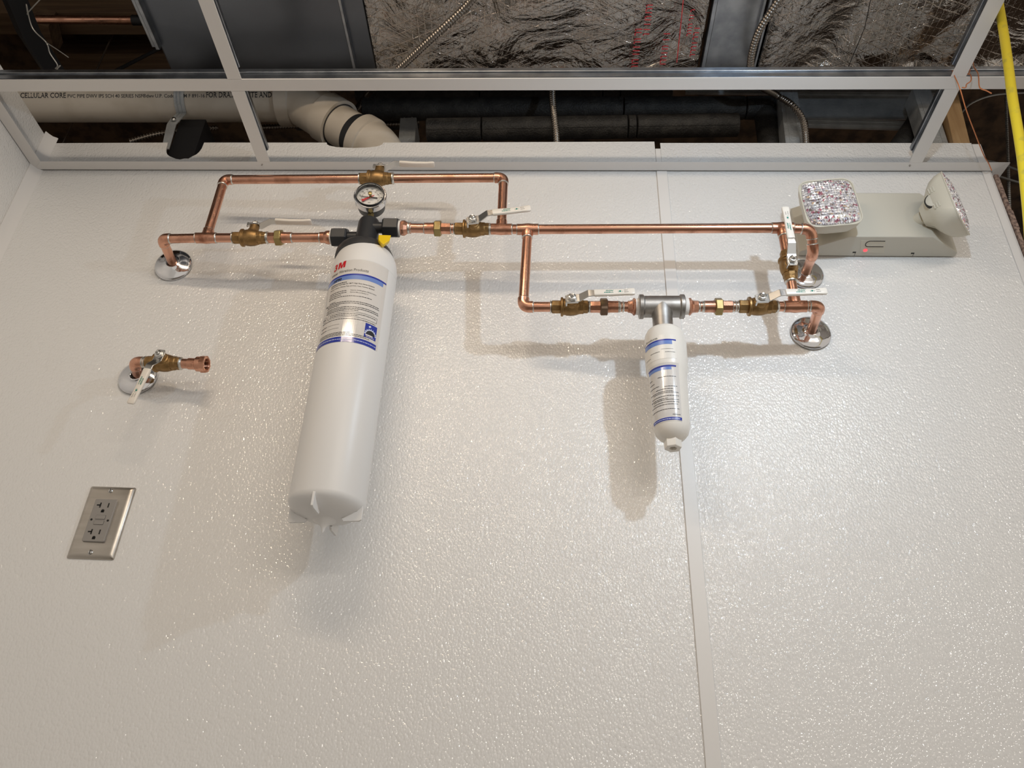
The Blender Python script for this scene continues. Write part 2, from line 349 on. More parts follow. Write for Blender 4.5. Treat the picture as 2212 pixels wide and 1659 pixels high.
t6 = angle_strip('trim_6', [(XR+3, -2.3), (XR+26.6, -23.6), (XR+22, 30), (XR+4, 30)], ((XR+3.2, -2, ZC), (XR+4.2, 30, ZC+22)), 'mitred return of the ceiling edge angle round the wall end')
for (px, py) in ((566, 356), (1965, 358)):
    q = atz(px, py, ZC); build('rivet', MB().lathe((q.x, q.y, ZC-.9), (0, 0, 1), [(0, 1.2), (.3, 2.2), (.9, 2.8)], 12), STEEL, t4)
    build('rivet_hole', MB().lathe((q.x, q.y, ZC-1.1), (0, 0, 1), [(0, .9), (.3, .9)], 8), SLOT, t4)
# dark sheathing that closes the void
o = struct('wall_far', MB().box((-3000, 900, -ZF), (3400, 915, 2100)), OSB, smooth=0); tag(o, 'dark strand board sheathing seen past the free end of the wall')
# seams of the boards
for x in (1300, 2500): build('board_batten', MB().box((x, 896, -ZF), (x+4, 901, 2100)), SLOT, o)
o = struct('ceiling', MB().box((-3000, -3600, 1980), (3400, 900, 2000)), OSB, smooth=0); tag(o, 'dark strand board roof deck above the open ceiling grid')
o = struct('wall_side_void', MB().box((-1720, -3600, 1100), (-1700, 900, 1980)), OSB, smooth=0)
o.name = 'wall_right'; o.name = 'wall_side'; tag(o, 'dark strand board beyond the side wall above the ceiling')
# ================================================================= CEILING GRID
def tee(label, a, b, cat='ceiling tee', name='ceiling_tee', holes=0, trim=0, grp='suspended ceiling grid members'):
    a, b = Vector(a), Vector(b); ex = (b-a).normalized(); ey = Vector((0, 0, 1)).cross(ex); L = (b-a).length
    T = thing(name, label, cat, a, grp)
    F = MB().prism([(0, -12), (L, -12), (L, 12), (0, 12)], a, ex, ey, (0, 0, 1), -.4, .6); F.prism([(0, -12), (L, -12), (L, -11), (0, -11)], a, ex, ey, (0, 0, 1), .6, 1.6); F.prism([(0, 11), (L, 11), (L, 12), (0, 12)], a, ex, ey, (0, 0, 1), .6, 1.6)
    build('flange', F, GRID, T, smooth=0)
    W_ = MB().prism([(trim, -.6), (L-trim, -.6), (L-trim, .6), (trim, .6)], a, ex, ey, (0, 0, 1), .6, 34)
    W_.prism([(trim, -1.6), (L-trim, -1.6), (L-trim, 1.6), (trim, 1.6)], a, ex, ey, (0, 0, 1), 17, 19); build('web', W_, GALV, T, smooth=0)
    B_ = MB().prism([(trim, -3.4), (L-trim, -3.4), (L-trim, 3.4), (trim, 3.4)], a, ex, ey, (0, 0, 1), 30, 40); build('bulb', B_, GALV, T, bevel=1.5)
    for h in range(holes):
        p = a+ex*(60+h*64+(h % 3)*9)+Vector((0, 0, 9)); s = 1 if ex.x > 0 else 0
        if s: build('punched_hole', MB().lathe(p-ey*1.6, ey, [(0, 2.2), (.7, 2.2)], 10), SLOT if h % 4 else STEEL, T)
    return T
tee('long main tee running parallel to the back wall', (XL+3, -200, ZC), (2600, -200, ZC), name='main_tee', holes=34)
XA, XB = -548.0, 677.0
tee('left short cross tee between the main tee and the back wall', (XA, -187.5, ZC), (XA, -24.5, ZC), name='cross_tee')
tee('right short cross tee between the main tee and the back wall', (XB, -187.5, ZC), (XB, -24.5, ZC), name='cross_tee')
tee('left cross tee running from the main tee towards the room', (XA+2, -212.5, ZC), (XA+2, -1400, ZC), name='cross_tee')
tee('right cross tee running from the main tee towards the room', (XB, -212.5, ZC), (XB, -1400, ZC), name='cross_tee')
# ================================================================= PIPEWORK
PR, FR = 7.95, 9.2
def ring(parent, p, d, r=FR+.2, w_=2.6, m=None):
    d = Vector(d).normalized(); build('solder_ring', MB().lathe(Vector(p)-d*w_/2, d, [(0, PR+.1), (w_*.25, r), (w_*.6, r-.2), (w_, PR+.1)], 20), m or SOLD, parent)
def pipe(parent, a, b, name='pipe'):
    a, b = Vector(a), Vector(b); build(name, MB().lathe(a, b-a, [(0, PR), ((b-a).length, PR)], 28), COP, parent)
def elbow(parent, p, da, db, leg=15, rad=11, cups=True):   # da, db: unit directions leaving the corner
    p, da, db = Vector(p), Vector(da).normalized(), Vector(db).normalized()
    pts = [p+da*leg, p+da*rad]+[]
    for i in range(1, 9):
        t = i/9; q = (p+da*rad)*(1-t)**2+p*2*t*(1-t)+(p+db*rad)*t*t; pts.append(q)
    pts += [p+db*rad, p+db*leg]
    build('elbow', MB().tube(pts, [FR+.1]+[FR]*(len(pts)-2)+[FR+.1], 28), COPF, parent)
    ring(parent, p+da*(leg+.6), da); ring(parent, p+db*(leg+.6), db)
def tee_fit(parent, p, ax, br, leg=17):
    p, ax, br = Vector(p), Vector(ax).normalized(), Vector(br).normalized()
    m = MB().lathe(p-ax*leg, ax, [(0, FR), (leg-FR, FR), (leg, FR+.9), (leg+FR, FR), (2*leg, FR)], 28)
    m.lathe(p, br, [(0, FR-.4), (leg*.62, FR+.3), (leg*.7, FR), (leg, FR)], 28)
    build('tee_fitting', m, COPF, parent)
    for s in (-1, 1): ring(parent, p+ax*s*(leg+.6), ax)
    ring(parent, p+br*(leg+.6), br)
def union(parent, p, d, nutm=None, flip=1):                # p = centre of the brass nut
    p, d = Vector(p), Vector(d).normalized()*flip
    build('union_tail', MB().lathe(p-d*21, d, [(0, FR), (1, FR+.2), (11, FR+.2), (16, FR+.6)], 8, hint=(0, -.5, 1)), COPF, parent)
    build('union_nut', MB().lathe(p-d*6, d, [(0, 12.4), (1.2, 14.3), (10.8, 14.3), (12, 12.2)], 6, hint=(0, -.35, 1)), nutm or BRASSN, parent, bevel=.5)
    build('union_tail', MB().lathe(p+d*5, d, [(0, FR+.6), (6, FR), (17, FR)], 28), COPF, parent)
    ring(parent, p-d*21.8, d); ring(parent, p+d*22.6, d)
def unit(a, b): return (Vector(b)-Vector(a)).normalized()
# nodes
A0 = at(377, 577, 0); A1 = at(350, 516, 78); A2 = at(446, 514, 85); A3 = at(718, 513, 91)
B1 = at(485, 388, 86); B1.x = A2.x+1; B2 = at(1084, 384, 105); D3 = at(862, 492.5, 105); D4 = at(1083, 495, 106); B2.x = D4.x-1
D5 = at(1140, 495.5, 105.5); D6 = at(1690, 492.5, 105); D7 = at(1752, 495, 105)
W2 = at(1738, 595, 0)
E1 = at(1130, 663, 92); E2 = at(1718, 662, 92); E3 = at(1771, 661.5, 92); W3 = at(1750, 722, 0)
S0 = at(300, 818, 0); S1 = at(290, 782, 47); S2 = at(447, 787, 52)
def escutcheon(label, c, r=32.5, m=None, tiltx=0.0, tiltz=0.0):
    T = thing('escutcheon', label, 'pipe flange', (c.x, -3, c.z-r))
    ax = Vector((tiltx, -1, tiltz))
    build('flange', MB().lathe((c.x, -3.2 if not tiltz else -4.5, c.z), ax, [(0, r), (1.2, r+.3), (2.8, r-.6), (4.5, r-4), (6.5, r-10), (7.4, r-16), (8.6, r-19.5), (9.6, 11.5), (10.4, 9.6), (9.8, 8.4), (4, 8.3)], 40, cap=False), m or CHROME, T, smooth=60)
    build('dark_gap', MB().lathe((c.x, -2.2, c.z), (0, -1, 0), [(0, 9.5), (4, 9.5)], 20), SLOT, T)
escutcheon('chrome wall flange behind the far left elbow of the upper pipes', A0, 32.5, tiltz=-.09, tiltx=.05)
escutcheon('chrome wall flange half hidden by the upright valve at right', W2, 31)
escutcheon('chrome wall flange at the lower right end of the pipes', W3, 32.5)
escutcheon('dull chrome wall flange behind the lone stub valve at left', S0, 31.5)
def P_on(a, b, x):
    t = (x-a.x)/(b.x-a.x); return a.lerp(b, t)
# --- ball valves
def hull_lever(prof, width_fn, th): pass
def valve(label, c, ax, stem, lev, levang=0, nutm=None, grp='ball valves on the copper pipes', flip=False, text=True, H=20.5):
    """c: point of the pipe axis under the stem; ax: pipe axis; stem: outward; lev: lever direction."""
    c = Vector(c); ax = Vector(ax).normalized(); ez = Vector(stem); ez = (ez-ax*ez.dot(ax)).normalized()
    T = thing('ball_valve', label, 'valve', c, grp)
    if flip: ax = -ax
    hint = ez
    b = MB().lathe(c-ax*31, ax, [(0, 9.6), (.8, 10.7), (13, 10.7), (14, 10.2)], 8, hint=hint, ph=math.pi/8)
    b.lathe(c-ax*17.5, ax, [(0, 11.5), (.6, 15.1), (3.8, 15.3), (4.6, 13.2), (7, 13.2)], 28, hint=hint)
    b.lathe(c-ax*11, ax, [(0, 13), (3, 14), (9, 14.4), (15, 14), (20, 12.6), (21, 12), (23, 12)], 28, hint=hint)
    b.lathe(c+ax*11, ax, [(0, 11.8), (7, 11.6), (8, 10.6), (14, 10.6), (14.6, 9.6)], 8, hint=hint, ph=math.pi/8)
    b.lathe(c, ez, [(6, 11), (13.5, 10.2), (14.5, 8.4), (H-1, 8)], 20)
    build('body', b, BRASS, T, bevel=.35, seg=1)
    ex = Vector(lev); ex = (ex-ez*ex.dot(ez)).normalized()
    ex = Matrix.Rotation(levang, 3, ez) @ ex; ey = ez.cross(ex)
    # bent steel strap: (distance along lever, height, half width)
    P = [(-10.5, H, 5.2), (-6, H, 7.4), (9.5, H, 7.4), (11.5, H+.6, 7.2), (24, H+10.4, 6.4), (26, H+11, 6.2), (36, H+11, 5.6), (60, H+10.8, 4.6)]
    s = MB(); k = 0; vs = []
    for (t, h, w_) in P:
        for (yy, hh) in ((-w_, 0), (w_, 0), (w_, 1.9), (-w_, 1.9)): vs.append(c+ex*t+ey*yy+ez*(h+hh))
    fs = [(3, 2, 1, 0)]
    for i in range(len(P)-1):
        for j in range(4): fs.append((i*4+j, i*4+(j+1) % 4, (i+1)*4+(j+1) % 4, (i+1)*4+j))
    m_ = (len(P)-1)*4; fs.append((m_, m_+1, m_+2, m_+3)); s.add(vs, fs)
    sd = -1 if ey.dot(Vector((0, 0, -1))+Vector((-.3, 0, 0))) < 0 else 1      # stop tab turned down on the lower side
    s.obox(c+ex*(-9)+ey*sd*7.6+ez*(H-3.2), ex, ey, ez, 1.6, 1.0, 4.6)
    s.obox(c+ex*(0)+ey*sd*7.0+ez*(H-.2), ex, ey, ez, 9.5, 1.0, 1.6)
    lv = build('lever', s, STEEL, T, bevel=.5)
    build('lever_hole', MB().lathe(c+ex*17.5+ez*(H+4.6)+(-ex*.62+ez*.78)*1.0, (-ex*.62+ez*.78), [(0, 1.7), (.9, 1.7)], 4), THREAD, lv, smooth=0)
    n_ = MB().lathe(c, ez, [(H+1.9, 6.3), (H+2.4, 6.6), (H+6.6, 6.6), (H+7.3, 5.4)], 6, hint=ex, ph=.2)
    build('lever_nut', n_, STEEL, T, bevel=.4)
    build('stem', MB().lathe(c, ez, [(H+6, 3.6), (H+10, 3.6), (H+10.8, 2.6), (H+10.5, 1.2)], 16), STEEL, T)
    # vinyl sleeve
    G = [(33.5, 5.6, 2.6), (35, 6.2, 3.1), (60, 5.6, 2.9), (82, 5.5, 2.7), (89, 6.2, 2.6), (94, 6.3, 2.4), (96, 5.0, 1.4)]
    g = MB(); vs = []; fs = []; NN = 12
    for (t, w_, hh) in G:
        bow = -1.0*math.sin(max(0, (t-34)/65)*math.pi)
        for j in range(NN):
            th = 2*math.pi*j/NN; cx_ = math.copysign(abs(math.cos(th))**.5, math.cos(th)); sx_ = math.copysign(abs(math.sin(th))**.6, math.sin(th))
            vs.append(c+ex*t+ey*(w_*cx_)+ez*(H+12+bow+hh*sx_))
    for i in range(len(G)-1):
        for j in range(NN): fs.append((i*NN+j, i*NN+(j+1) % NN, (i+1)*NN+(j+1) % NN, (i+1)*NN+j))
    fs.append(tuple(reversed(range(NN)))); fs.append(tuple((len(G)-1)*NN+j for j in range(NN))); g.add(vs, fs)
    gp = build('grip', g, GRIP, T, smooth=50)
    if text:
        rt = 1 if ey.cross(ez).dot(ex) > 0 else -1
        def fn(a, b_):
            bow = -1.0*math.sin(max(0, (a-34)/65)*math.pi)
            return c+ex*a+ey*b_*rt+ez*(H+12+bow+3.05)
        tm = MB(); put(tm, text2d('FNW', 3.9, .10, .2, 1.3), lambda a, b_: fn(51+a, .4+b_))
        greek(tm, fn, 48.5, 58, -2.1, 1.5, .4, 3); greek(tm, fn, 58, 63, -2.0, .8, .5, 4)
        put(tm, text2d('(', 4.2), lambda a, b_: fn(70+a, -1.4+b_)); put(tm, text2d(')', 4.2), lambda a, b_: fn(75.6+a, -1.4+b_))
        tm.lathe(fn(73.2, .1)-ez*.02, ez, [(0, 1.6), (.05, 1.6)], 10)
        build('print', tm, GRN, gp, smooth=0)
        t2 = MB(); greek(t2, fn, 79, 85, 1.5, .5, .3, 5); greek(t2, fn, 79, 86, -1.9, .5, .3, 6)
        build('print', t2, GINK, gp, smooth=0)['kind'] = 'stuff'
    return T
FR_ = (0, -1, 0)
def stemx(px, py, d, a, b):               # pipe-axis point whose outward stem tip is seen at (px, py)
    q = at(px, py, d+27); return P_on(a, b, q.x)
dirA = unit(A2, A3); dirD = unit(D3, D4); dirB = unit(B1, B2); dirE = unit(E1, E2)
V2 = P_on(A2, A3, at(544.5, 513, 86).x); V1 = P_on(B1, B2, at(816, 386, 97).x)
V3 = stemx(1020, 475, 106, D3, D4); V4 = stemx(1236, 641, 92, E1, E2); V5 = stemx(1648, 639, 92, E1, E2)
valve('brass ball valve on the top pipe above the pressure gauge', V1, dirB, (0, 0, 1), (1, 0, 0), 0, text=False, H=26)
valve('brass ball valve left of the large filter, lever seen from below', V2, dirA, (0, 0, 1), (1, 0, 0), 0, text=False, H=26)
valve('brass ball valve right of the large filter, lever tilted slightly up', V3, dirD, FR_, (1, 0, .16))
valve('brass ball valve left of the small filter on the lower row', V4, dirE, FR_, (1, 0, .06))
valve('brass ball valve right of the small filter on the lower row', V5, dirE, FR_, (1, 0, .06))
dirV = unit(D6, E2); q6 = at(1711, 554, 126); V6 = D6.lerp(E2, (q6.z-D6.z)/(E2.z-D6.z))
valve('brass ball valve on the upright pipe, lever pointing straight up', V6, dirV, FR_, (-.03, 0, 1))
dirS = unit(S1, S2); V7 = P_on(S1, S2, at(343, 764, 76).x)
valve('lone brass ball valve on the short stub, lever hanging down', V7, dirS, FR_, (-.16, 0, -1))
# --- copper runs
def P(name, label, loc): return thing(name, label, 'pipework', loc)
T = P('copper_pipework', 'copper pipe from the left wall flange up to the top valve', A0)
nW = Vector((A0.x, 2, A0.z))
dw = unit(A1, A0)
elbow(T, A1, dw, unit(A1, A2)); pipe(T, A1+dw*15, A0+dw*3); pipe(T, A1+unit(A1, A2)*15, A2-unit(A1, A2)*17)
tee_fit(T, A2, dirA, unit(A2, B1)); pipe(T, A2+dirA*17, V2-dirA*30); ring(T, V2-dirA*32, dirA, FR+1, 3.5)
uB = unit(A2, B1); pipe(T, A2+uB*17, B1-uB*15); elbow(T, B1, -uB, dirB); pipe(T, B1+dirB*15, V1-dirB*30); ring(T, V1-dirB*32, dirB, FR+1, 4)
T = P('copper_pipework', 'short copper pipe with union left of the large filter', V2)
U = P_on(A2, A3, at(603, 514, 88).x); union(T, U, dirA); ring(T, V2+dirA*28, dirA, FR+1.6, 5); pipe(T, V2+dirA*24, U-dirA*20)
pipe(T, U+dirA*20, A3-dirA*17); build('threaded_adapter', MB().lathe(A3-dirA*20, dirA, [(0, FR), (7, FR+.2), (9, 11), (13, 11.6), (15, 11.6), (18, 10)], 16), COPF, T); ring(T, A3-dirA*20.5, dirA, FR, 4); build('thread_tape', MB().lathe(A3-dirA*3, dirA, [(0, 11), (6, 11)], 20), THREAD, T)
T = P('copper_pipework', 'short copper pipe with union right of the large filter', D3)
U = P_on(D3, D4, at(946, 494, 105).x); union(T, U, dirD, flip=-1); pipe(T, U+dirD*20, V3-dirD*28); ring(T, V3-dirD*32, dirD, FR+.4, 3)
pipe(T, D3+dirD*4, U-dirD*20); build('threaded_adapter', MB().lathe(D3+dirD*3, dirD, [(0, 11), (2, 12.6), (6, 12.8), (9, 11), (11, 9.6), (17, FR)], 10), COPF, T, smooth=20); ring(T, D3+dirD*17, dirD, FR+.6, 7); build('thread_tape', MB().lathe(D3-dirD*3, dirD, [(0, 12.6), (6, 12.6)], 20), THREAD, T)
T = P('copper_pipework', 'long copper run from the top valve to the upper right wall flange', D6)
pipe(T, V1+dirB*24, B2-dirB*15); ring(T, V1+dirB*27.5, dirB, FR+1.4, 5); uD = unit(B2, D4); elbow(T, B2, -dirB, uD); pipe(T, B2+uD*15, D4-uD*17)
tee_fit(T, D4, dirD, -uD); ring(T, V3+dirD*27, dirD, FR+.8, 4); pipe(T, V3+dirD*24, D4-dirD*17)
uDn = unit(D5, E1); dDD = unit(D5, D6); tee_fit(T, D5, dDD, uDn); pipe(T, D4+dirD*17, D5-dirD*17); pipe(T, D5+dDD*17, D6-dDD*17)
tee_fit(T, D6, dDD, dirV); pipe(T, D5+uDn*17, E1-uDn*15); elbow(T, E1, -uDn, dirE); pipe(T, E1+dirE*15, V4-dirE*30); ring(T, V4-dirE*32.5, dirE, FR+1, 3.5)
pipe(T, D6+dirV*17, V6-dirV*28)
# upper right stub: elbow down, elbow into the wall
D8 = at(1757, 546, 78); u1 = unit(D6, D7); u2 = unit(D7, D8); u3 = unit(D8, W2)
elbow(T, D7, -u1, u2, 15, 13); pipe(T, D6+u1*17, D7-u1*15); pipe(T, D7+u2*15, D8-u2*12); elbow(T, D8, -u2, u3, 14, 12); pipe(T, D8+u3*14, W2+u3*3)
T = P('copper_pipework', 'copper pipe with union between lower left valve and small filter', V4)
Fx0 = P_on(E1, E2, at(1381, 664, 92).x); Fx1 = P_on(E1, E2, at(1479, 664, 92).x)
U = P_on(E1, E2, at(1304.5, 664, 92).x); union(T, U, dirE, BRASSD); pipe(T, V4+dirE*24, U-dirE*20); ring(T, V4+dirE*27.5, dirE, FR+.2, 3.5)
pipe(T, U+dirE*20, Fx0-dirE*10); ring(T, U+dirE*24.5, dirE, FR, 4); ring(T, U+dirE*30, dirE, FR, 3.5)
build('threaded_adapter', MB().lathe(Fx0-dirE*18, dirE, [(0, FR), (4, FR+.4), (7, 11), (8.5, 13.6), (11, 13.8), (13, 11.2), (14, 11)], 10), COPF, T, smooth=20); build('thread_tape', MB().lathe(Fx0-dirE*6, dirE, [(0, 12.4), (1, 12.8), (7, 13)], 20), THREAD, T)
T = P('copper_pipework', 'copper pipe with union between small filter and lower right valve', V5)
U = P_on(E1, E2, at(1552, 662, 92).x); union(T, U, dirE, flip=-1); pipe(T, U+dirE*20, V5-dirE*28); ring(T, V5-dirE*32.5, dirE, FR+.2, 3.5); ring(T, U+dirE*26, dirE, FR+.2, 3.5)
pipe(T, Fx1+dirE*10, U-dirE*20); build('threaded_adapter', MB().lathe(Fx1+dirE*4, dirE, [(0, 11), (1, 11.2), (3, 13.8), (5.5, 13.6), (7, 11), (10, FR+.4), (17, FR)], 10), COPF, T, smooth=20)
ring(T, Fx1+dirE*22, dirE, FR, 4); ring(T, Fx1+dirE*28, dirE, FR, 3.5); build('thread_tape', MB().lathe(Fx1-dirE*1, dirE, [(0, 13), (6, 12.8), (7, 12.4)], 20), THREAD, T)
T = P('copper_pipework', 'copper pipe from the lower right valve and upright valve into the wall', W3)
uu = unit(E2, E3); tee_fit(T, E2, uu, -dirV); pipe(T, V5+dirE*24, E2-dirE*17); ring(T, V5+dirE*28, dirE, FR+.5, 5); pipe(T, V6+dirV*24, E2-dirV*17); ring(T, V6+dirV*27, dirV, FR+1, 4)
uw = unit(E3, W3); elbow(T, E3, -uu, uw, 15, 12); pipe(T, E2+uu*17, E3-uu*15); pipe(T, E3+uw*15, W3+uw*3)
T = P('copper_pipework', 'short copper stub with open threaded end beside the outlet', S0)
us = unit(S1, S0); elbow(T, S1, us, dirS, 15, 12); pipe(T, S1+us*14, S0+us*3); pipe(T, S1+dirS*14, V7-dirS*28); ring(T, V7-dirS*32, dirS, FR+1.2, 4)
ring(T, V7+dirS*27, dirS, FR+1.4, 4.5); pipe(T, V7+dirS*24, S2-dirS*24)
aa = MB().lathe(S2-dirS*30, dirS, [(0, FR), (12, FR), (14, 12), (22, 12.2)], 28, cap=False); aa.lathe(S2-dirS*9, dirS, [(0, 11.5), (.8, 14), (8.2, 14), (9, 13.2), (9, 10), (6, 9.6), (-12, 9.4)], 8, hint=(0, -.3, 1), cap=False)
build('threaded_adapter', aa, COPF, T, smooth=25)
th_ = MB()
for i in range(5): th_.lathe(S2-dirS*(11-2.1*i), dirS, [(0, 9.7), (.9, 8.9), (1.8, 9.7)], 20, cap=False)
build('inner_thread', th_, COPF, T); build('bore', MB().lathe(S2-dirS*14, dirS, [(0, 9.3), (1, 9.3)], 16), SLOT, T)
# ================================================================= LARGE FILTER
HX = at(789, 512, 99).x+9; HD = 99.0; ZH = (A3.z+D3.z)/2
def cyl(R, az0=math.radians(21), X=HX, D=HD):
    def fn(u, z): a = az0+u/52.0 if R > 40 else az0+u/28.0; return Vector((X+R*math.sin(a), -D-R*math.cos(a), z))
    return fn
zb = at(700, 1072, HD+48).z       # bottom rim front
zt = at(785, 520, HD+44).z        # where the white shoulder starts
T = thing('water_filter', 'large white cartridge water filter hanging below a black head', 'water filter', (HX, -HD, zb))
cpf = [(zb-15, .5), (zb-14, 14), (zb-10, 28), (zb-5, 39), (zb-1, 45), (zb+2, 48.6), (zb+6, 51.2), (zb+10, 52), (zt-46, 52), (zt-45.6, 51.6), (zt-45, 52), (zt-30, 51.8), (zt-20, 50.6), (zt-10, 48.2), (zt-3, 45.2), (zt, 43.5), (zt+1, 42)]
zt0 = zt
cart = build('cartridge', MB().lathe((HX, -HD, 0), (0, 0, 1), cpf, 72), WPL, T, smooth=30)
build('nipple', MB().lathe((HX, -HD, 0), (0, 0, 1), [(zb-31, .6), (zb-29, 1.8), (zb-24, 3), (zb-19, 7), (zb-13.5, 16)], 24), WPL, cart)
for k in range(4):
    a = math.radians(-6+90*k); d = Vector((math.sin(a), -math.cos(a), 0)); sdd = Vector((math.cos(a), math.sin(a), 0))
    build('fin', MB().prism([(24, zb-12), (44, zb-2), (50.8, zb+7), (51.6, zb+3), (51.6, zb-14), (48, zb-16), (27, zb-16)], (HX, -HD, 0), d, (0, 0, 1), sdd, -1.6, 1.6), WPL, cart, bevel=.3)
# label film and print
zl1 = at(765, 561, HD+52).z; zl0 = at(735, 738, HD+52).z
f0 = cyl(52.2); f1 = cyl(52.35); f2 = cyl(52.5)
lb = MB(); band(lb, f0, -78, 35, zl0+1, zl1, 40); lab = build('label', lb, LAB, cart, smooth=60)
zb1 = at(765, 591, HD+52).z; zb2 = at(765, 603, HD+52).z
m = MB(); band(m, f1, -78, 34, zb1-3.2, zb1, 40); build('blue_band', m, BLUE, lab, smooth=60); zq1 = at(735, 727, HD+52).z; m = MB(); band(m, f1, -78, 31, zl0, zq1, 40); build('blue_band', m, BLUE, lab, smooth=60)
m = MB(); band(m, f1, -78, 28, zb2, zb1-3.2, 40); build('light_blue_band', m, LBL, lab, smooth=60)
m = MB(); put(m, text2d('3', 18, .55, .05, .95), lambda a, b_: f2(-62+a, zb1+15.5+b_))
MX = [(0, 0), (3.4, 0), (3.4, 8), (5.6, 0), (8.4, 0), (10.6, 8), (10.6, 0), (14, 0), (14, 12.6), (9.4, 12.6), (7, 4.4), (4.6, 12.6), (0, 12.6)]
m.add([f2(-51.5+a*.98+b_*.05, zb1+15.5+b_) for a, b_ in MX], [(0, 1, 2, 11, 12), (2, 3, 4, 10, 11), (10, 4, 5, 9), (5, 6, 7, 8, 9)]); build('print', m, RED, lab, smooth=0)
m = MB(); put(m, text2d('Water Filtration Products', 7.4, .02, 0, .86), lambda a, b_: f2(-66+a, zb1+5+b_)); build('print', m, GINK, lab, smooth=0)
m = MB(); put(m, text2d('HF90', 7.2, .28, .12), lambda a, b_: f2(-56+a, zb2+.6+b_))
zr_ = lambda y: at(765-(y-560)*.16, y, HD+51.5).z
put(m, text2d('Replacement Cartridge for 3M\u2122 High Flow Series Systems', 3.0, .03, 0, 1.02), lambda a, b_: f2(-60+a, zr_(613.5)+b_))
put(m, text2d('Reduces: Sediment, Chlorine Taste and Odor, Cysts, Turbidity, Bacteria*', 2.7, .02, 0, .93), lambda a, b_: f2(-60+a, zr_(619)+b_))
put(m, text2d('Capacity: 54,000 gallons (204,412 liters)', 2.5, .01), lambda a, b_: f2(-22+a, zr_(628)+b_)); put(m, text2d('Nominal Micron Rating: 0.2', 2.5, .01), lambda a, b_: f2(-22+a, zr_(632.5)+b_))
def zr(y): return at(765-(y-560)*.16, y, HD+51.5).z
greek(m, f2, -60, -30, zr(609.5), 1.2, .6, 11)
for i, (u0, u1, y) in enumerate([(-60, -28, 628), (-60, -27, 632), (-60, -36, 636), (-60, 12, 640)]): greek(m, f2, u0, u1, zr(y), .9, .7, 20+i)
for i, (u0, u1, y) in enumerate([(-56, -44, 649), (-60, 26, 652), (-60, 27, 655.5), (-60, -36, 659), (-60, 26, 663.5), (-60, 27, 667), (-60, -5, 670.5)]): greek(m, f2, u0, u1, zr(y), 1.0, .6, 40+i)
zx = zr(680); zt5, zb5 = zr(674), zr(684.5)
greek(m, f2, -50, 24, zr(678), .9, .6, 60); greek(m, f2, -50, -4, zr(681.5), .9, .6, 61)
for (a0, a1, b0, b1) in ((-54, 26, zt5, zt5+.4), (-54, 26, zb5, zb5+.4)): band(m, f2, a0, a1, b0, b1, 24)
for a0 in (-54, 25.6): band(m, f2, a0, a0+.4, zb5, zt5+.4, 1)
put(m, text2d('NSF', 3.8, .08), lambda a, b_: f2(-65.5+a, zx-1.4+b_))
for i in range(16):
    t0, t1 = 2*math.pi*i/16, 2*math.pi*(i+1)/16
    m.add([f2(-61.6+5.2*math.cos(t0), zx+5.2*math.sin(t0)), f2(-61.6+5.2*math.cos(t1), zx+5.2*math.sin(t1)), f2(-61.6+4.8*math.cos(t1), zx+4.8*math.sin(t1)), f2(-61.6+4.8*math.cos(t0), zx+4.8*math.sin(t0))], [(0, 1, 2, 3)])
greek(m, f2, -66, 24, zr(689), .9, .6, 70)
for y in (700, 708): greek(m, f2, -66, -52, zr(y), .9, .5, 71+y); band(m, f2, -50, -30, zr(y), zr(y)+.3, 8)
for i, (u0, u1, y) in enumerate([(-66, -12, 718.5), (-66, 12, 721.5), (-66, 18, 724.5)]): greek(m, f2, u0, u1, zr(y), .9, .6, 80+i)
m.add([f2(-65, zr(653)), f2(-60.5, zr(653)), f2(-62.7, zr(653)+4)], [(0, 1, 2)])
build('print', m, INK, lab, smooth=0)
m = MB(); greek(m, f2, -70, 30, (zl0+zq1)/2-.5, 1.1, .8, 90); build('print', m, WINK, lab, smooth=0)
# blue emblem with the toothed half disc
qx, qz = 8.5, zq1+5.5
m = MB(); band(m, f1, qx, qx+20, qz, qz+25, 8); build('emblem', m, BLUE, lab, smooth=60)
def fan(m, fn, cx_, cz_, r, a0, a1, n=16):
    m.add([fn(cx_, cz_)]+[fn(cx_+r*math.cos(a0+(a1-a0)*i/n), cz_+r*math.sin(a0+(a1-a0)*i/n)) for i in range(n+1)], [(0, i+1, i+2) for i in range(n)])
m = MB()
for k in range(9):
    a = math.pi*(k+.5)/9; c0, s0 = math.cos(a), math.sin(a)
    m.add([f2(qx+10+9*math.cos(a-.13), qz+6+9*math.sin(a-.13)), f2(qx+10+9*math.cos(a+.13), qz+6+9*math.sin(a+.13)), f2(qx+10+11.4*c0, qz+6+11.4*s0)], [(0, 2, 1)])
fan(m, f2, qx+10, qz+6, 9.2, 0, math.pi); m.add([f2(qx+6, qz+18), f2(qx+9.5, qz+19.5), f2(qx+8.4, qz+22.5), f2(qx+5.4, qz+21)], [(0, 1, 2, 3)]); build('emblem_mark', m, WINK, lab, smooth=0)
f3 = cyl(52.6); m = MB(); fan(m, f3, qx+10, qz+6, 7.6, 0, math.pi); build('emblem_mark', m, INK, lab, smooth=0)
m = MB(); band(m, f3, qx+2, qx+14, qz+3.4, qz+5.4, 6); greek(m, f3, qx+3, qx+17, qz+1.4, .8, .4, 95); build('emblem_mark', m, GRIP, lab, smooth=0)
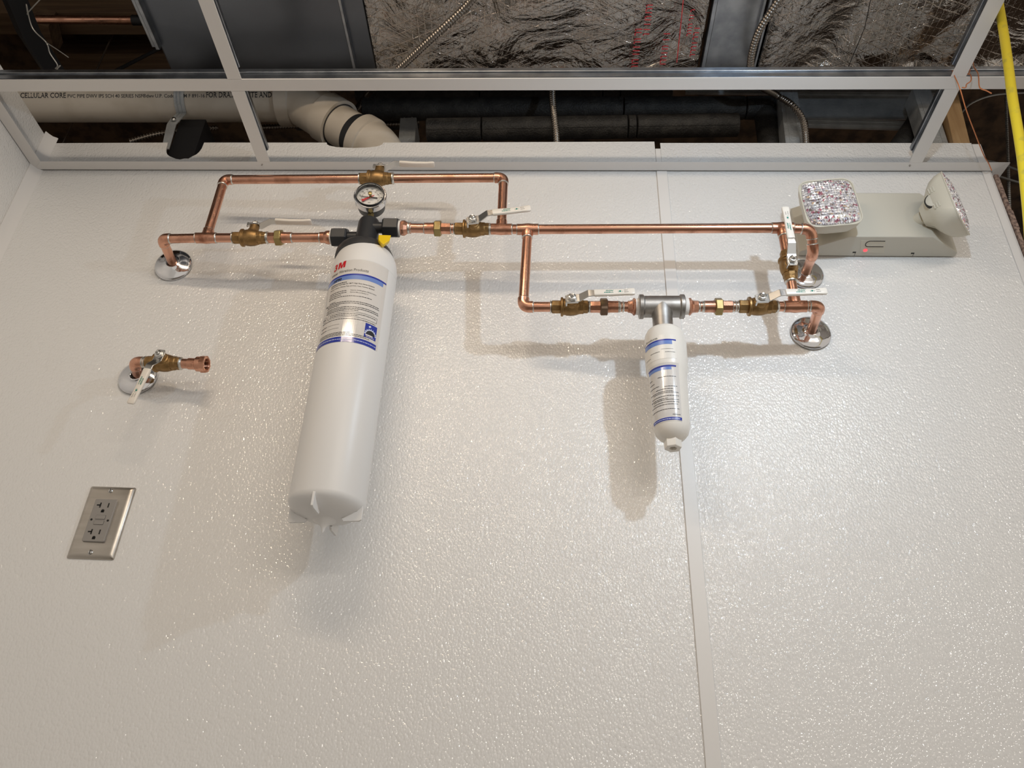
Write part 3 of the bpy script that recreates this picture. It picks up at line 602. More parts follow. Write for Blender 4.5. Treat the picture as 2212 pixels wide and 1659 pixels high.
# head
hd = MB().lathe((HX-4, -HD, 0), (0, 0, 1), [(zt-9, 45.5), (zt-6, 47.6), (zt+3, 47.2), (zt+10, 44), (zt+14, 38), (zt+16, 30), (zt+17, 20)], 56)
col = build('collar', hd, BLKR, T)
zh1 = at(796, 468, HD+10).z
h2 = MB().lathe((HX-6, -HD, 0), (0, 0, 1), [(zt+8, 21), (zt+18, 19), (zh1-8, 18), (zh1-3, 16.6), (zh1, 13), (zh1+.5, 8)], 40); build('head', h2, BLK, T)
def nut(pa, d, L, r, nm='port_nut'):
    build(nm, MB().lathe(pa, d, [(0, r-2.5), (3, r), (L-1, r), (L, r-1.2)], 6, hint=(0, -.15, 1), ph=0), BLK, T, bevel=.7)
nL = P_on(A2, A3, at(751, 513, 92).x); nut(A3-dirA*-27, -dirA, 27, 17)
dR = dirD; nut(D3-dR*27, dR, 27, 17.5)
build('port_neck', MB().lathe(D3-dR*60, dR, [(0, 9.5), (34, 9.5)], 24), BLK, T); build('port_neck', MB().lathe(A3+dirA*24, dirA, [(0, 9.5), (40, 9.5)], 24), BLK, T)
y0 = at(818, 507, HD+42); y1 = at(845, 508, HD+40); y2 = at(842, 519, HD+44); y3 = at(828, 529, HD+46); y4 = at(818, 518, HD+46)
ym = MB(); pts = [y0, y1, y2, y3, y4]; bk = [p+Vector((-4, 12, 4)) for p in pts]; ym.add(pts+bk, [(4, 3, 2, 1, 0), (5, 6, 7, 8, 9)]+[(i, (i+1) % 5, 5+(i+1) % 5, 5+i) for i in range(5)])
build('yellow_tab', ym, YEL, T, bevel=1)
# ---- pressure gauge
gc = at(800, 425, 118); gn = Vector((.10, -1, -.10)).normalized(); _, gu, gr = frame(-gn, (0.05, 0, 1)); gr = gu.cross(gn).normalized()*1.0
gr = gn.cross(gu)*-1 if gn.cross(gu).x < 0 else gn.cross(gu)
T = thing('pressure_gauge', 'round dial pressure gauge standing on top of the large filter', 'gauge', gc+Vector((0, 0, -28)))
R = 27.5
build('case', MB().lathe(gc-gn*30, gn, [(0, 18), (2, 23), (22, R-2.6), (24, R-2.6)], 44), BLK, T)
build('bezel', MB().lathe(gc-gn*8, gn, [(0, R-2.4), (.6, R), (11, R), (12.4, R-1.2), (12.6, R-3.2), (11, R-3.6), (4, R-3.8), (0, R-4)], 48, cap=False), CHROME, T)
build('bezel_liner', MB().lathe(gc-gn*3.5, gn, [(0, R-4.3), (12, R-4.3), (12, R-3.8), (0, R-3.6)], 40, cap=False), BLK, T)
build('dial', MB().lathe(gc-gn*5, gn, [(0, R-4), (2, R-4.2)], 44), DIAL, T)
def gp_(a, b, h=0): return gc+gr*a+gu*b+gn*(-2.6+h)
m = MB()
for i in range(61):
    a = math.radians(225-270*i/60); r0 = 14.2 if i % 6 else 12.6; w2 = .12 if i % 6 else .25; c0, s0 = math.cos(a), math.sin(a)
    m.add([gp_(c0*r0-s0*w2, s0*r0+c0*w2), gp_(c0*r0+s0*w2, s0*r0-c0*w2), gp_(c0*15.6+s0*w2, s0*15.6-c0*w2), gp_(c0*15.6-s0*w2, s0*15.6+c0*w2)], [(0, 1, 2, 3)])
for i in range(11):
    a = math.radians(225-270*i/10); s = str(i*10 if i < 10 else 100); tv = text2d(s, 3.6, .03); wd = max(p[0] for p in tv[0])/2; put(m, tv, lambda u, v: gp_(math.cos(a)*18.4-wd+u, math.sin(a)*18.4-1.2+v))
put(m, text2d('psi', 3.4), lambda u, v: gp_(-2.4+u, -11+v)); build('scale_print', m, INK, T, smooth=0)
def needle(ang, L, tail, w_, mm, h, nm='needle'):
    a = math.radians(ang); c0, s0 = math.cos(a), math.sin(a); q = MB(); e = gr*c0+gu*s0; f = gu*c0-gr*s0
    q.prism([(-tail, -w_*1.4), (-tail*.3, -w_*.8), (L*.6, -w_*.6), (L, -.15), (L, .15), (L*.6, w_*.6), (-tail*.3, w_*.8), (-tail, w_*1.4)], gc, e, f, gn, h, h+.5); build(nm, q, mm, T, smooth=0)
needle(181, 18, 12, .9, INK, -1.6); needle(36, 8, 16, 1.6, RED, -.6)
build('reset_knob', MB().lathe(gc+gn*(-1.5)+gu*1.0, gn, [(0, 2), (3, 2), (4, 1.2), (7.5, 1.2), (7.5, 3.4), (10.5, 3.4), (11, 2.6)], 16), BRASSN, T)
build('glass', MB().lathe(gc+gn*5.0, gn, [(0, R-4.4), (.8, R-4.4)], 40), GLASS, T)
sg = Vector((HX-5, -HD-2, 0)); build('stem', MB().lathe((sg.x, sg.y, 0), (0, 0, 1), [(zh1-2, 7), (zh1+8, 7)], 4, hint=(1, .2, 0), ph=.785), BRASSN, T, bevel=.4)
build('stem_neck', MB().lathe((sg.x, sg.y, 0), (0, 0, 1), [(zh1+6, 5), (gc.z-16, 5)], 14), BRASSN, T)
# ================================================================= SMALL FILTER
T = thing('water_filter', 'small cream inline filter hanging from a grey steel tee', 'water filter', at(1455, 960, 92))
tx = P_on(E1, E2, at(1429, 664, 92).x); Lh = (Fx1-Fx0).length/2
m = MB().lathe(tx-dirE*Lh, dirE, [(0, 14), (0, 18.6), (1, 19.4), (6.5, 19.4), (8, 17.2), (2*Lh-8, 17.2), (2*Lh-6.5, 19.4), (2*Lh-1, 19.4), (2*Lh, 18.6), (2*Lh, 14)], 36)
zs1 = at(1436, 700, 92+20).z
m.lathe((tx.x, tx.y, 0), (0, 0, 1), [(zs1-6, 15.6), (tx.z-22, 15.6), (tx.z-15, 16.6), (tx.z, 17.1)], 32); build('steel_tee', m, SS, T, bevel=.6)
SX = tx.x+1; SD = 92.0
zn = at(1455, 945, SD+12).z; zb_ = at(1450, 925, SD+26).z
zc1 = at(1438, 775, SD+30).z; zc2 = at(1440, 792, SD+28).z; ztt = zs1
sc_p = [(zn-2, 7), (zn+2, 12), (zn+8, 18), (zn+15, 23), (zn+23, 25.6), (zn+32, 26.2), (zc2, 28.4), (zc1, 31), (ztt-38, 31.5), (ztt-18, 30.4), (ztt-9, 28), (ztt-3, 23.5), (ztt, 19), (ztt+.5, 15)]
sc_p = [(zn-2, 7), (zn+1, 13), (zn+6, 19), (zn+12, 23.4), (zn+20, 25.8), (zn+30, 26.4), (zc2, 28.2), (zc2+4, 29.4), (zc1, 31.2), (ztt-26, 31.6), (ztt-10, 29.8), (ztt-4, 27), (ztt-1, 23), (ztt, 20), (ztt+.5, 15)]
cb = build('cartridge', MB().lathe((SX, -SD, 0), (0, 0, 1), sc_p, 56), CPL, T, smooth=40)
hx_ = MB().lathe((SX, -SD, 0), (0, 0, 1), [(zn-2, 5.4), (zn-11, 5.6), (zn-11.3, 6), (zn-11.3, 11.6), (zn-10.5, 12.2), (zn+5, 12.6)], 6, hint=(1, -.35, 0), cap=False); build('outlet_nut', hx_, CPL, cb, smooth=25); build('outlet_bore', MB().lathe((SX, -SD, 0), (0, 0, 1), [(zn-4, 5.2), (zn-3, 5)], 16), BEIGE, cb)
def rad(z):
    for (a, ra), (b, rb) in zip(sc_p, sc_p[1:]):
        if a <= z <= b: return ra+(rb-ra)*(z-a)/(b-a)
    return 28
AZ = math.radians(-9)
def sf(h):
    def fn(u, z): a = AZ+u/28.0; r = rad(z)+h; return Vector((SX+r*math.sin(a), -SD-r*math.cos(a), z))
    return fn
s0, s1_, s2_ = sf(.25), sf(.4), sf(.55)
def zf(y): return at(1440, y, SD+29).z
def grid(mb, fn, u0, u1, v0, v1, n=20, mm=8):
    for j in range(mm): band(mb, fn, u0, u1, v0+(v1-v0)*j/mm, v0+(v1-v0)*(j+1)/mm, n)
m = MB(); grid(m, s0, -34, 14, zf(775), zf(717)); lab = build('label', m, CPL, cb, smooth=60)
m = MB(); grid(m, s0, -34, 17, zf(906), zf(783), 20, 14); lab2 = build('label', m, LAB, cb, smooth=60)
m = MB(); put(m, text2d('Water Filtration Products', 5.4, .02, 0, .92), lambda a, b_: s2_(-68+a*1.12, zf(733)+1+b_)); build('print', m, GINK, lab, smooth=0)
m = MB(); band(m, s1_, -34, 14.5, zf(737), zf(734)); build('blue_band', m, BLUE, lab, smooth=60); m = MB(); band(m, s1_, -34, 9, zf(745), zf(737)); build('light_blue_band', m, LBL, lab, smooth=60)
m = MB(); band(m, s1_, -34, 13, zf(791), zf(788)); build('blue_band', m, BLUE, lab2, smooth=60); m = MB(); band(m, s1_, -34, 17, zf(904), zf(898)); build('blue_band', m, BLUE, lab2, smooth=60); m = MB(); band(m, s1_, -34, 6, zf(797), zf(791)); build('light_blue_band', m, LBL, lab2, smooth=60)
m = MB()
greek(m, s2_, -22, -8, zf(760), .7, .4, 101); band(m, s2_, -6, 10, zf(755), zf(754.6)); greek(m, s2_, -1, 12, zf(762), .6, .4, 102); greek(m, s2_, -33, -22, zf(768), .6, .4, 103)
build('print', m, GINK, lab, smooth=0); m = MB()
for i, (y, u0, u1) in enumerate([(812, -15, 12), (812, -33, -26), (821, -33, -22), (830, -33, -14), (833, -6, 13), (838, -20, 6), (843, -33, 6), (846, -26, 14), (853, -30, 14), (858, -33, -2), (861, -26, 14), (866, -28, 14), (871, -33, 12), (881, -33, 14), (893, 3, 15)]):
    greek(m, s2_, u0, u1, zf(y), .8, .5, 110+i)
build('print', m, INK, lab2, smooth=0); m = MB(); greek(m, s2_, -30, 14, zf(902), 1, .6, 140); build('print', m, WINK, lab2, smooth=0)
# ================================================================= EMERGENCY LIGHT
ZB = 992.0; ZT2 = 1095.0; bx0, bx1, fx0, fx1, FD = 436.0, 706.0, 511.0, 650.0, 53.0
T = thing('emergency_light', 'beige twin-head emergency light on the wall right of the pipes', 'emergency light', (570, 0, ZB))
poly = [(bx0, -3), (bx0, -14), (fx0, -FD), (fx1, -FD), (bx1, -14), (bx1, -3)]
hb = MB().prism(poly, (0, 0, 0), (1, 0, 0), (0, 1, 0), (0, 0, 1), ZB, ZT2); hous = build('housing', hb, BEIGE, T, bevel=1.5, seg=2)
pn = MB().prism([(atz(1860, 519, ZB).x, atz(1860, 519, ZB).y), (atz(1912, 519, ZB).x, atz(1912, 519, ZB).y), (atz(1910, 546, ZB).x, atz(1910, 546, ZB).y), (atz(1858, 545, ZB).x, atz(1858, 545, ZB).y)], (0, 0, 0), (1, 0, 0), (0, 1, 0), (0, 0, 1), ZB-.5, ZB+.5); build('switch_panel', pn, BEIGEP, hous, smooth=0)
gv = MB(); c1 = atz(1878, 527, ZB-.6); c2_ = atz(1912, 521, ZB-.6); c3 = atz(1908, 533, ZB-.6)
rr_ = (c2_-c3).length/2; pts = [c2_]+[c1+Vector((-math.cos(t)*rr_, -math.sin(t)*rr_, 0)) for t in [math.pi/2-math.pi*i/12 for i in range(13)]][::1]+[c3]
cc = Vector((c1.x, (c2_.y+c3.y)/2, ZB-.6)); pts = [c2_]+[cc+Vector((-math.sin(math.pi*i/12)*rr_*.9, -math.cos(math.pi*i/12)*rr_, 0)) for i in range(13)]+[c3]
gv.tube(pts, .7, 6); build('test_tab_slot', gv, SLOT, hous)
q = atz(1869, 540, ZB); build('indicator', MB().lathe((q.x, q.y, ZB-2), (0, 0, 1), [(0, 2.5), (.6, 3.4), (2, 3.4)], 16), LED, hous)
for px, py in ((1847, 545), (1973, 547)):
    q = atz(px, py, ZB); build('latch_slot', MB().box((q.x-4, q.y-1.4, ZB-.4), (q.x+1.5, q.y+1.4, ZB+.4)).box((q.x+.9, q.y, ZB-.3), (q.x+1.4, -4, ZB+.4)), SLOT, hous, smooth=0)
def rrect(w_, h, r, n=6):
    out = []
    for cx_, cy_, a0 in ((w_-r, h-r, 0), (-w_+r, h-r, 90), (-w_+r, -h+r, 180), (w_-r, -h+r, 270)):
        for i in range(n+1): a = math.radians(a0+90*i/n); out.append((cx_+r*math.cos(a), cy_+r*math.sin(a)))
    return out
def lamp_head(c, n_, up, w_, h, depth, mount):
    n_ = Vector(n_).normalized(); up = Vector(up); up = (up-n_*up.dot(n_)).normalized(); rt = up.cross(n_)
    if rt.x < 0 and abs(n_.x) < .6: rt = -rt
    m = MB(); k = 0; vs = []; fs = []; L = [(0, 1.0, 18), (-3, 1.0, 18), (-12, .985, 20), (-22, .93, 24), (-30, .82, 28), (-36, .68, 28), (-40, .55, 24), (-depth, .34, 14)]
    base = None
    for (t, s, r) in L:
        ring_ = rrect(w_*s, h*s, min(r, h*s*.9)); base = len(ring_); vs += [c+n_*t+rt*a+up*b_ for a, b_ in ring_]
    for j in range(len(L)-1):
        for i in range(base): fs.append((j*base+i, j*base+(i+1) % base, (j+1)*base+(i+1) % base, (j+1)*base+i))
    fs.append(tuple(range(base))); fs.append(tuple((len(L)-1)*base+i for i in reversed(range(base)))); m.add(vs, fs)
    H = build('lamp_head', m, BEIGEP, T, smooth=50)
    # prismatic lens: pillow of little pyramids
    NX, NY = 20, 18; lm = MB()
    def P3(a, b_, hgt=0):
        x, y = a*(w_-1.5), b_*(h-1.5); sr = 1-.12*(a*a)*(b_*b_); return c+n_*(1+7*(1-a**4)*(1-b_**4)+hgt)+rt*x*sr+up*y*sr
    for i in range(NX):
        for j in range(NY):
            a0, a1, b0, b1 = -1+2*i/NX, -1+2*(i+1)/NX, -1+2*j/NY, -1+2*(j+1)/NY
            lm.add([P3(a0, b0), P3(a1, b0), P3(a1, b1), P3(a0, b1), P3((a0+a1)/2+.03*random.uniform(-1, 1), (b0+b1)/2, 1.9*random.uniform(.5, 1.2))], [(0, 1, 4), (1, 2, 4), (2, 3, 4), (3, 0, 4)])
    build('lens', lm, LENS, H, smooth=0)
    rm = MB(); ro = rrect(w_, h, 18); pts = [c+n_*1.2+rt*a+up*b_ for a, b_ in ro]; pts += [pts[0], pts[1]]; rm.tube(pts, 1.2, 8, cap=False); build('rim', rm, BEIGEP, H)
    # swivel neck
    a, b_ = c-n_*(depth-4), Vector(mount); build('swivel', MB().lathe(b_, a-b_, [(0, 16), ((a-b_).length*.5, 13), ((a-b_).length, 12)], 24), BEIGEP, T)
    return H, rt, up
cL = at(1793, 438, 97); lamp_head(cL, (-.06, -1, -.05), (-.06, 0, 1), 45, 50, 42, (cL.x+16, -24, cL.z+4))
cR = at(2062, 440, 92); nR = Vector((.79, -.61, .03)).normalized(); H, rt, up_ = lamp_head(cR, nR, (-.15, 0, 1), 43, 49, 52, (635, -36, cR.z+6))
sdv = -rt if rt.y > 0 else rt
for i, (a, b_) in enumerate([(-26, 16), (-22, 16), (-18, 16), (-26, -16), (-22, -16), (-18, -16)]): build('vent_slot', MB().obox(cR+nR*a+sdv*(41.2-abs(a+16)*.2)+up_*b_, nR, up_, sdv, .7, 5, 1.2), SLOT if i > 9 else BEIGE, H)
build('adjuster_dial', MB().lathe(cR-nR*24+sdv*30, sdv, [(0, 12.5), (6.2, 12.5), (7, 11)], 24), BEIGE, H); build('adjuster_gap', MB().lathe(cR-nR*24.8+sdv*30, sdv, [(0, 14), (5.6, 14)], 24), SLOT, H)
# ================================================================= OUTLET
oc = Vector((-655.4, 0, 469.5)); ra = -.0165
OX, OZ = Vector((math.cos(ra), 0, math.sin(ra))), Vector((-math.sin(ra), 0, math.cos(ra))); OY = Vector((0, -1, 0))
T = thing('wall_outlet', 'stainless steel wall plate with grey ground-fault outlet', 'outlet', oc-OZ*57)
def lay(w_, h, t): return [oc+OX*a+OZ*b_+OY*t for a, b_ in rrect(w_, h, 2.5, 3)]
m = MB(); rings = [lay(35, 57.2, .2), lay(35, 57.2, 1.2), lay(33.5, 55.7, 3.4), lay(30.5, 52.5, 5.6), lay(28, 50, 6.2)]; nb_ = len(rings[0]); vs = sum(rings, []); fs = []
for j in range(4):
    for i in range(nb_): fs.append((j*nb_+i, j*nb_+(i+1) % nb_, (j+1)*nb_+(i+1) % nb_, (j+1)*nb_+i))
fs.append(tuple(4*nb_+i for i in range(nb_))); m.add(vs, fs); build('plate', m, BSS, T, smooth=50)
dv = MB().prism(rrect(16.6, 33.4, 2, 4), oc, OX, OZ, OY, 5.5, 9.6); dev = build('receptacle', dv, GRAYPL, T, bevel=.8)
def slot(a, b_, w_, h, r=0): return MB().prism(rrect(w_, h, min(w_, h)*.3, 3), oc+OX*a+OZ*b_, OX, OZ, OY, 9.3, 9.9)
for cz in (21.5, -13.5-7):
    z = cz
    build('slot', slot(-6.2, z+2, 1.0, 4.0), SLOT, dev, smooth=0); build('slot', slot(-8.8, z+2, 2.8, 1.0), SLOT, dev, smooth=0)
    build('slot', slot(6.0, z+2, .9, 3.6), SLOT, dev, smooth=0); g = slot(0, z-8, 2.4, 1.6); g.lathe(oc+OZ*(z-6.8)+OY*9.3, OY, [(0, 2.4), (.6, 2.4)], 16); build('ground_slot', g, SLOT, dev, smooth=0)
for b_ in (4.2, -4.2):
    build('button_gap', MB().prism(rrect(7.4, 3.4, .8, 3), oc+OZ*b_, OX, OZ, OY, 9.4, 9.75), SLOT, dev, smooth=0); build('button', MB().prism(rrect(7.1, 3.1, .7, 3), oc+OZ*b_, OX, OZ, OY, 9.4, 10.4), GRAYPL, dev, bevel=.3)
for a in (-12.5, 12.5): build('pilot_hole', MB().lathe(oc+OX*a+OZ*(-.5 if a > 0 else .3)+OY*9.4, OY, [(0, 1.7), (.5, 1.7)], 14), SLOT, dev)
for b_ in (48.5, -48.5):
    s = build('screw', MB().lathe(oc+OZ*b_+OY*5.6, OY, [(0, 3.8), (.8, 3.7), (2, 2.6), (2.4, .8)], 20), STEEL, T); build('screw_slot', MB().obox(oc+OZ*b_+OY*7.8, OZ, OX, OY, 3, .45, .4), SLOT, s, smooth=0)
# ================================================================= ABOVE THE CEILING
# --- drain pipe
PY = -72.0
pc = at(400, 219, PY); RP = 44.5
zc_ = pc.z; k0 = at(606, 222, PY); T = thing('drain_pipe', 'large cream plastic drain pipe with printed lettering above the wall', 'drain pipe', (k0.x, 72, 1270), )
build('pipe', MB().lathe((-1500, 72, zc_), (1, 0, 0), [(0, RP), (k0.x+1500+10, RP)], 48), PVC, T)
n1 = Vector((k0.x, 72, zc_)); b0 = n1+Vector((42, 0, 0)); n2 = at(733, 272, PY); n3 = at(790, 305, PY); n2.y = n3.y = 72
d2 = Vector((math.cos(math.radians(-38)), 0, math.sin(math.radians(-38)))); 
n2 = b0+d2*126; n3 = n2+d2*74; d3 = Vector((math.cos(math.radians(-62)), 0, math.sin(math.radians(-62))))
def bez(a, b, c, n=10): return [a*(1-t)**2+b*2*t*(1-t)+c*t*t for t in [i/n for i in range(n+1)]]
ep = [n1-Vector((1, 0, 0)), n1+Vector((26, 0, 0)), n1+Vector((27.5, 0, 0))]+bez(n1+Vector((30, 0, 0)), b0, b0+d2*24)+[b0+d2*82, b0+d2*84, n2]
er = [54, 54, 51]+[50]*11+[50.5, 54, 54]
build('bend', MB().tube(ep, er, 40), PVC, T, smooth=40); build('hub_gap', MB().lathe(n1-Vector((3, 0, 0)), (1, 0, 0), [(0, RP), (.3, 47), (2.2, 47), (2.5, RP)], 40), BLKR, T); build('hub_gap', MB().lathe(n2, d2, [(0, RP), (.2, 47), (1.2, 47), (1.4, RP)], 40), BLKR, T)  # dark rings stand in for the shaded gap between pipe and hub
build('pipe', MB().lathe(n2-d2*6, d2, [(0, RP), (82, RP)], 40), PVC, T)
build('glue_band', MB().lathe(n2+d2*46, d2, [(0, RP), (.3, RP+.5), (19, RP+.5), (19.3, RP)], 40), BLK, T)
ep = [n3-d2*5, n3+d2*18]+bez(n3+d2*20, n3+d2*36, n3+d2*36+d3*20)+[n3+d2*36+d3*120]
build('bend', MB().tube(ep, [54, 54]+[50]*11+[50], 40), PVC, T, smooth=40)
def on_pipe(x, s):          # s: arc length measured from the side that faces the room upwards
    a = s/RP; return Vector((x, 72-(RP+.25)*math.cos(a), zc_+(RP+.25)*math.sin(a)))
s_txt = math.radians(-33)*RP-6
m = MB(); xq = at(50, 207, PY+20).x; 
def lay_text(s, size, px0, px1, bold=.1):
    tv = text2d(s, size, bold); w0 = max(p[0] for p in tv[0]); xa, xb = at(px0, 207, PY+38).x, at(px1, 207, PY+38).x; k = (xb-xa)/w0; put(m, tv, lambda a, b_: on_pipe(xa+a*k, s_txt+b_*1.2))
lay_text('CELLULAR CORE', 13, 42, 141, .25); lay_text('PVC PIPE DWV IPS SCH 40 SERIES NSF\u00aedwv U.P. Code ASTM F 891-16', 9, 144, 441, .12); lay_text('FOR DRAIN WASTE AND VENT', 14, 443, 622, .25)
build('print', m, INK, T, smooth=0)
m = MB(); r = random.Random(3); hubx = n1.x+44
def on_hub(a, s): q = s/51.0; return Vector((hubx+a, 72-(51.6)*math.cos(q), zc_-6+(51.6)*math.sin(q)))
u = -16
while u < 14: h_ = r.choice((.6, 1.1, 1.8)); m.add([on_hub(-1, u), on_hub(11, u), on_hub(11, u+h_), on_hub(-1, u+h_)], [(0, 1, 2, 3)]); u += h_+r.choice((.6, 1.0, 1.5))
build('barcode', m, INK, T, smooth=0)
# --- strap hanger holding the drain pipe
hxx = at(374, 225, PY+44).x; T = thing('pipe_strap', 'galvanized strap hanger wrapped round the cream drain pipe', 'pipe strap', (hxx, 20, 1230))
m = MB(); prof = []
for i in range(13): a = math.radians(70-150*i/12); prof.append((72-46.5*math.cos(a), zc_+46.5*math.sin(a)))
prof += [(58, zc_-58), (50, zc_-84), (46, zc_-104), (46, zc_-180)]
vs = []; fs = []; wd = [11]*13+[11, 11, 10, 8]
xo = [0]*13+[4, 2, 0, 6]
for (yy, zz_), w_, x_ in zip(prof, wd, xo): vs += [Vector((hxx-w_+x_, yy, zz_)), Vector((hxx+w_+x_, yy, zz_)), Vector((hxx+w_+x_, yy+2, zz_)), Vector((hxx-w_+x_, yy+2, zz_))]
for i in range(len(prof)-1):
    for j in range(4): fs.append((i*4+j, i*4+(j+1) % 4, (i+1)*4+(j+1) % 4, (i+1)*4+j))
m.add(vs, fs); build('strap', m, STUD, T, smooth=50)
m = MB()
for x_ in (-5, 3): m.tube([Vector((hxx+x_+o_, p_[0]-.6, p_[1])) for p_, o_ in zip(prof[:15], xo)], .9, 6)
build('strap_rib', m, STUD, T)
q = Vector((hxx+3, 44, zc_-92)); build('screw', MB().lathe(q, (0, -1, 0), [(0, 5), (3, 5), (4.5, 3)], 6), STEEL, T)
mesh_thing('steel_bracket', MB().box((hxx-6, 80, 1160), (hxx+50, 84, zc_-50)).box((hxx+46, 84, 1160), (hxx+50, 150, zc_-50)), DKMET, 'black steel bracket behind the strap hanger in the wall notch', 'bracket')
# --- foam-covered pipes
def foam(label, px0, px1, py0, py1, d, r_, joints, down=None, loc=None):
    a, b = at(px0, py0, d), at(px1, py1, d); b.z = b.z; T = thing('insulated_pipe', label, 'insulated pipe', a, 'black foam-covered pipes above the wall')
    xs = [a.lerp(b, (j-px0)/(px1-px0)) for j in joints]; pts = [a]+xs+[b]; e = unit(a, b)
    for i in range(len(pts)-1):
        p_, q_ = pts[i]+e*(.8 if i else 0), pts[i+1]-e*.8; L = (q_-p_).length
        build('foam_sleeve', MB().lathe(p_, e, [(0, r_-2.5), (1.5, r_), (L-1.5, r_), (L, r_-2.5)], 28), FOAM, T)
        build('seam_tape', MB().obox((p_+q_)/2+Vector((0, -r_*.72, -r_*.72)), e, (0, 1, -1), (0, -1, -1), L/2-2, 1.2, .6), FOAM, T)
    if down:
        L = down; build('foam_sleeve', MB().lathe(b-e*r_*.6+Vector((0, 0, r_*.55)), (0, .12, -1), [(0, r_-1), (1, r_), (L, r_)], 28), FOAM, T)
    return T
foam('top foam-covered pipe, mostly hidden by the main tee', 770, 1452, 200, 200, -175, 24, [1040, 1303, 1340])
foam('middle foam-covered pipe turning down beside a stud', 785, 1668, 236, 233, -110, 25, [1350, 1610], 190)
foam('lowest foam-covered pipe, cut off at an angle', 922, 1595, 281, 270, -62, 24, [1042, 1357, 1376])
foam('thin foam-covered pipe low behind the filter drain', 640, 905, 268, 266, -210, 15, [800])
# slanted short one at the right
a = at(1992, 248, -100); b = at(1936, 330, -92); T = thing('insulated_pipe', 'short slanted foam-covered pipe behind the right cross tee', 'insulated pipe', b, 'black foam-covered pipes above the wall')
build('foam_sleeve', MB().lathe(b, a-b, [(0, 22), ((a-b).length-14, 22), ((a-b).length, 16)], 24), FOAM, T); build('foam_collar', MB().lathe(a-unit(b, a)*22, a-b, [(0, 24), (16, 24), (22, 18)], 24), FOAM, T)
# --- armoured cables
def mc(label, pts, r_=6.0, pitch=6.3):
    sp_ = resample(spline(pts, 24), 1.05); rr = [r_+1.3*math.sin(2*math.pi*i*1.05/pitch) for i in range(len(sp_))]
    return mesh_thing('armoured_cable', MB().tube(sp_, rr, 10), CABLE, label, 'cable', 'armoured electrical cables above the ceiling', smooth=60)
mc('armoured cable crossing diagonally in front of the foil duct', [at(1060, -20, 0)+Vector((0, -160, -0)) if 0 else atz(1030, -15, 1330), atz(1003, 18, 1340), atz(930, 85, 1350), atz(868, 143, 1365), atz(826, 176, 1378), at(795, 202, -128), at(765, 243, -134), at(745, 262, -140)])
mc('armoured cable hanging upright before the black foam pipes', [at(1196, 170, -30), at(1193, 205, -30), at(1197, 250, -30), at(1201, 285, -32), at(1203, 325, -36)])
mc('armoured cable curving down beside the right wall stud', [atz(1700, -30, 1345), atz(1672, 15, 1350), atz(1636, 75, 1358), atz(1621, 140, 1368), atz(1635, 180, 1385), at(1676, 205, -30), at(1712, 228, -30), at(1736, 265, -36), at(1742, 330, -44)])
mc('armoured cable low behind the cream drain pipe', [at(280, 306, -95), at(340, 290, -100), at(420, 280, -110), at(470, 276, -125)], 5.5)
mc('armoured cable running level under the middle foam pipe', [at(540, 276, -150), at(700, 270, -150), at(860, 267, -150), at(905, 262, -150)], 5.5)
# --- ducts
def grid_plate(name, x0, x1, y0, y1, z, amp, nx, ny, m, parent, seed=1, back=120):
    r = random.Random(seed); mb = MB(); ph = [(r.uniform(.004, .03), r.uniform(.004, .03), r.uniform(0, 6.28), r.uniform(.2, 1)) for _ in range(14)]
    vs = []
    for j in range(ny+1):
        for i in range(nx+1):
            x = x0+(x1-x0)*i/nx; y = y0+(y1-y0)*j/ny; h = sum(math.sin(a*x+b*y+c)*d for a, b, c, d in ph)*amp/4
            h += amp*1.2*abs(math.sin(.017*x+.006*y+seed))**6
            edge = min(1, min(i, nx-i, j, ny-j)/3); vs.append((x, y, z+h*edge+(0 if edge else 4)))
    fs = [(j*(nx+1)+i, j*(nx+1)+i+1, (j+1)*(nx+1)+i+1, (j+1)*(nx+1)+i) for j in range(ny) for i in range(nx)]
    mb.add(vs, [tuple(reversed(f)) for f in fs]); return build(name, mb, m, parent, smooth=180)
ZD = 1400.0
xa, xb = atz(812, 140, ZD).x, atz(1508, 140, ZD).x; xc, xd = atz(1640, 140, ZD).x, 1750
T = thing('insulated_duct', 'foil-wrapped duct between sheet metal duct and galvanized band, red print', 'duct', ((xa+xb)/2, -500, ZD))
build('core', MB().box((xa+6, -1600, ZD+34), (xb-4, -62, ZD+280)), SHEET, T, bevel=12, seg=3); fo = grid_plate('foil_wrap', xa, xb, -1600, -60, ZD, 7, 90, 200, FOIL, T, 5)
build('foil_wrap', MB().box((xa, -1600, ZD+4), (xa+5, -58, ZD+270)).box((xa, -62, ZD+4), (xb, -57, ZD+270)), FOIL, T)
m = MB()
def rd(o_): return lambda a, b_: Vector((o_.x+b_*1.0, o_.y+a, ZD-9))
for (px, py, L_, wv_, sd_) in ((1372, 62, 130, 13, 3), (1396, 10, 60, 12, 4), (1434, 72, 120, 12, 5), (1500, 60, 60, 10, 6), (1492, 20, 50, 8, 7)):
    o_ = atz(px, py, ZD-9); r_ = random.Random(sd_); u_ = 0
    while u_ < L_:
        k_ = r_.uniform(5, 9); m.add([rd(o_)(u_, 0), rd(o_)(u_+2, 0), rd(o_)(u_+2, wv_), rd(o_)(u_, wv_)], [(0, 1, 2, 3)])
        if r_.random() < .6: m.add([rd(o_)(u_, 0), rd(o_)(u_+k_-1, 0), rd(o_)(u_+k_-1, 2), rd(o_)(u_, 2)], [(0, 1, 2, 3)])
        u_ += k_+r_.choice((1, 1, 5))
m.tube([atz(1462, 135, ZD-8), atz(1470, 60, ZD-8), atz(1478, -20, ZD-8)], .9, 5)
build('print', m, RED, fo, smooth=0)
xs0, xs1 = atz(351, 108, ZD+12).x, xa-2
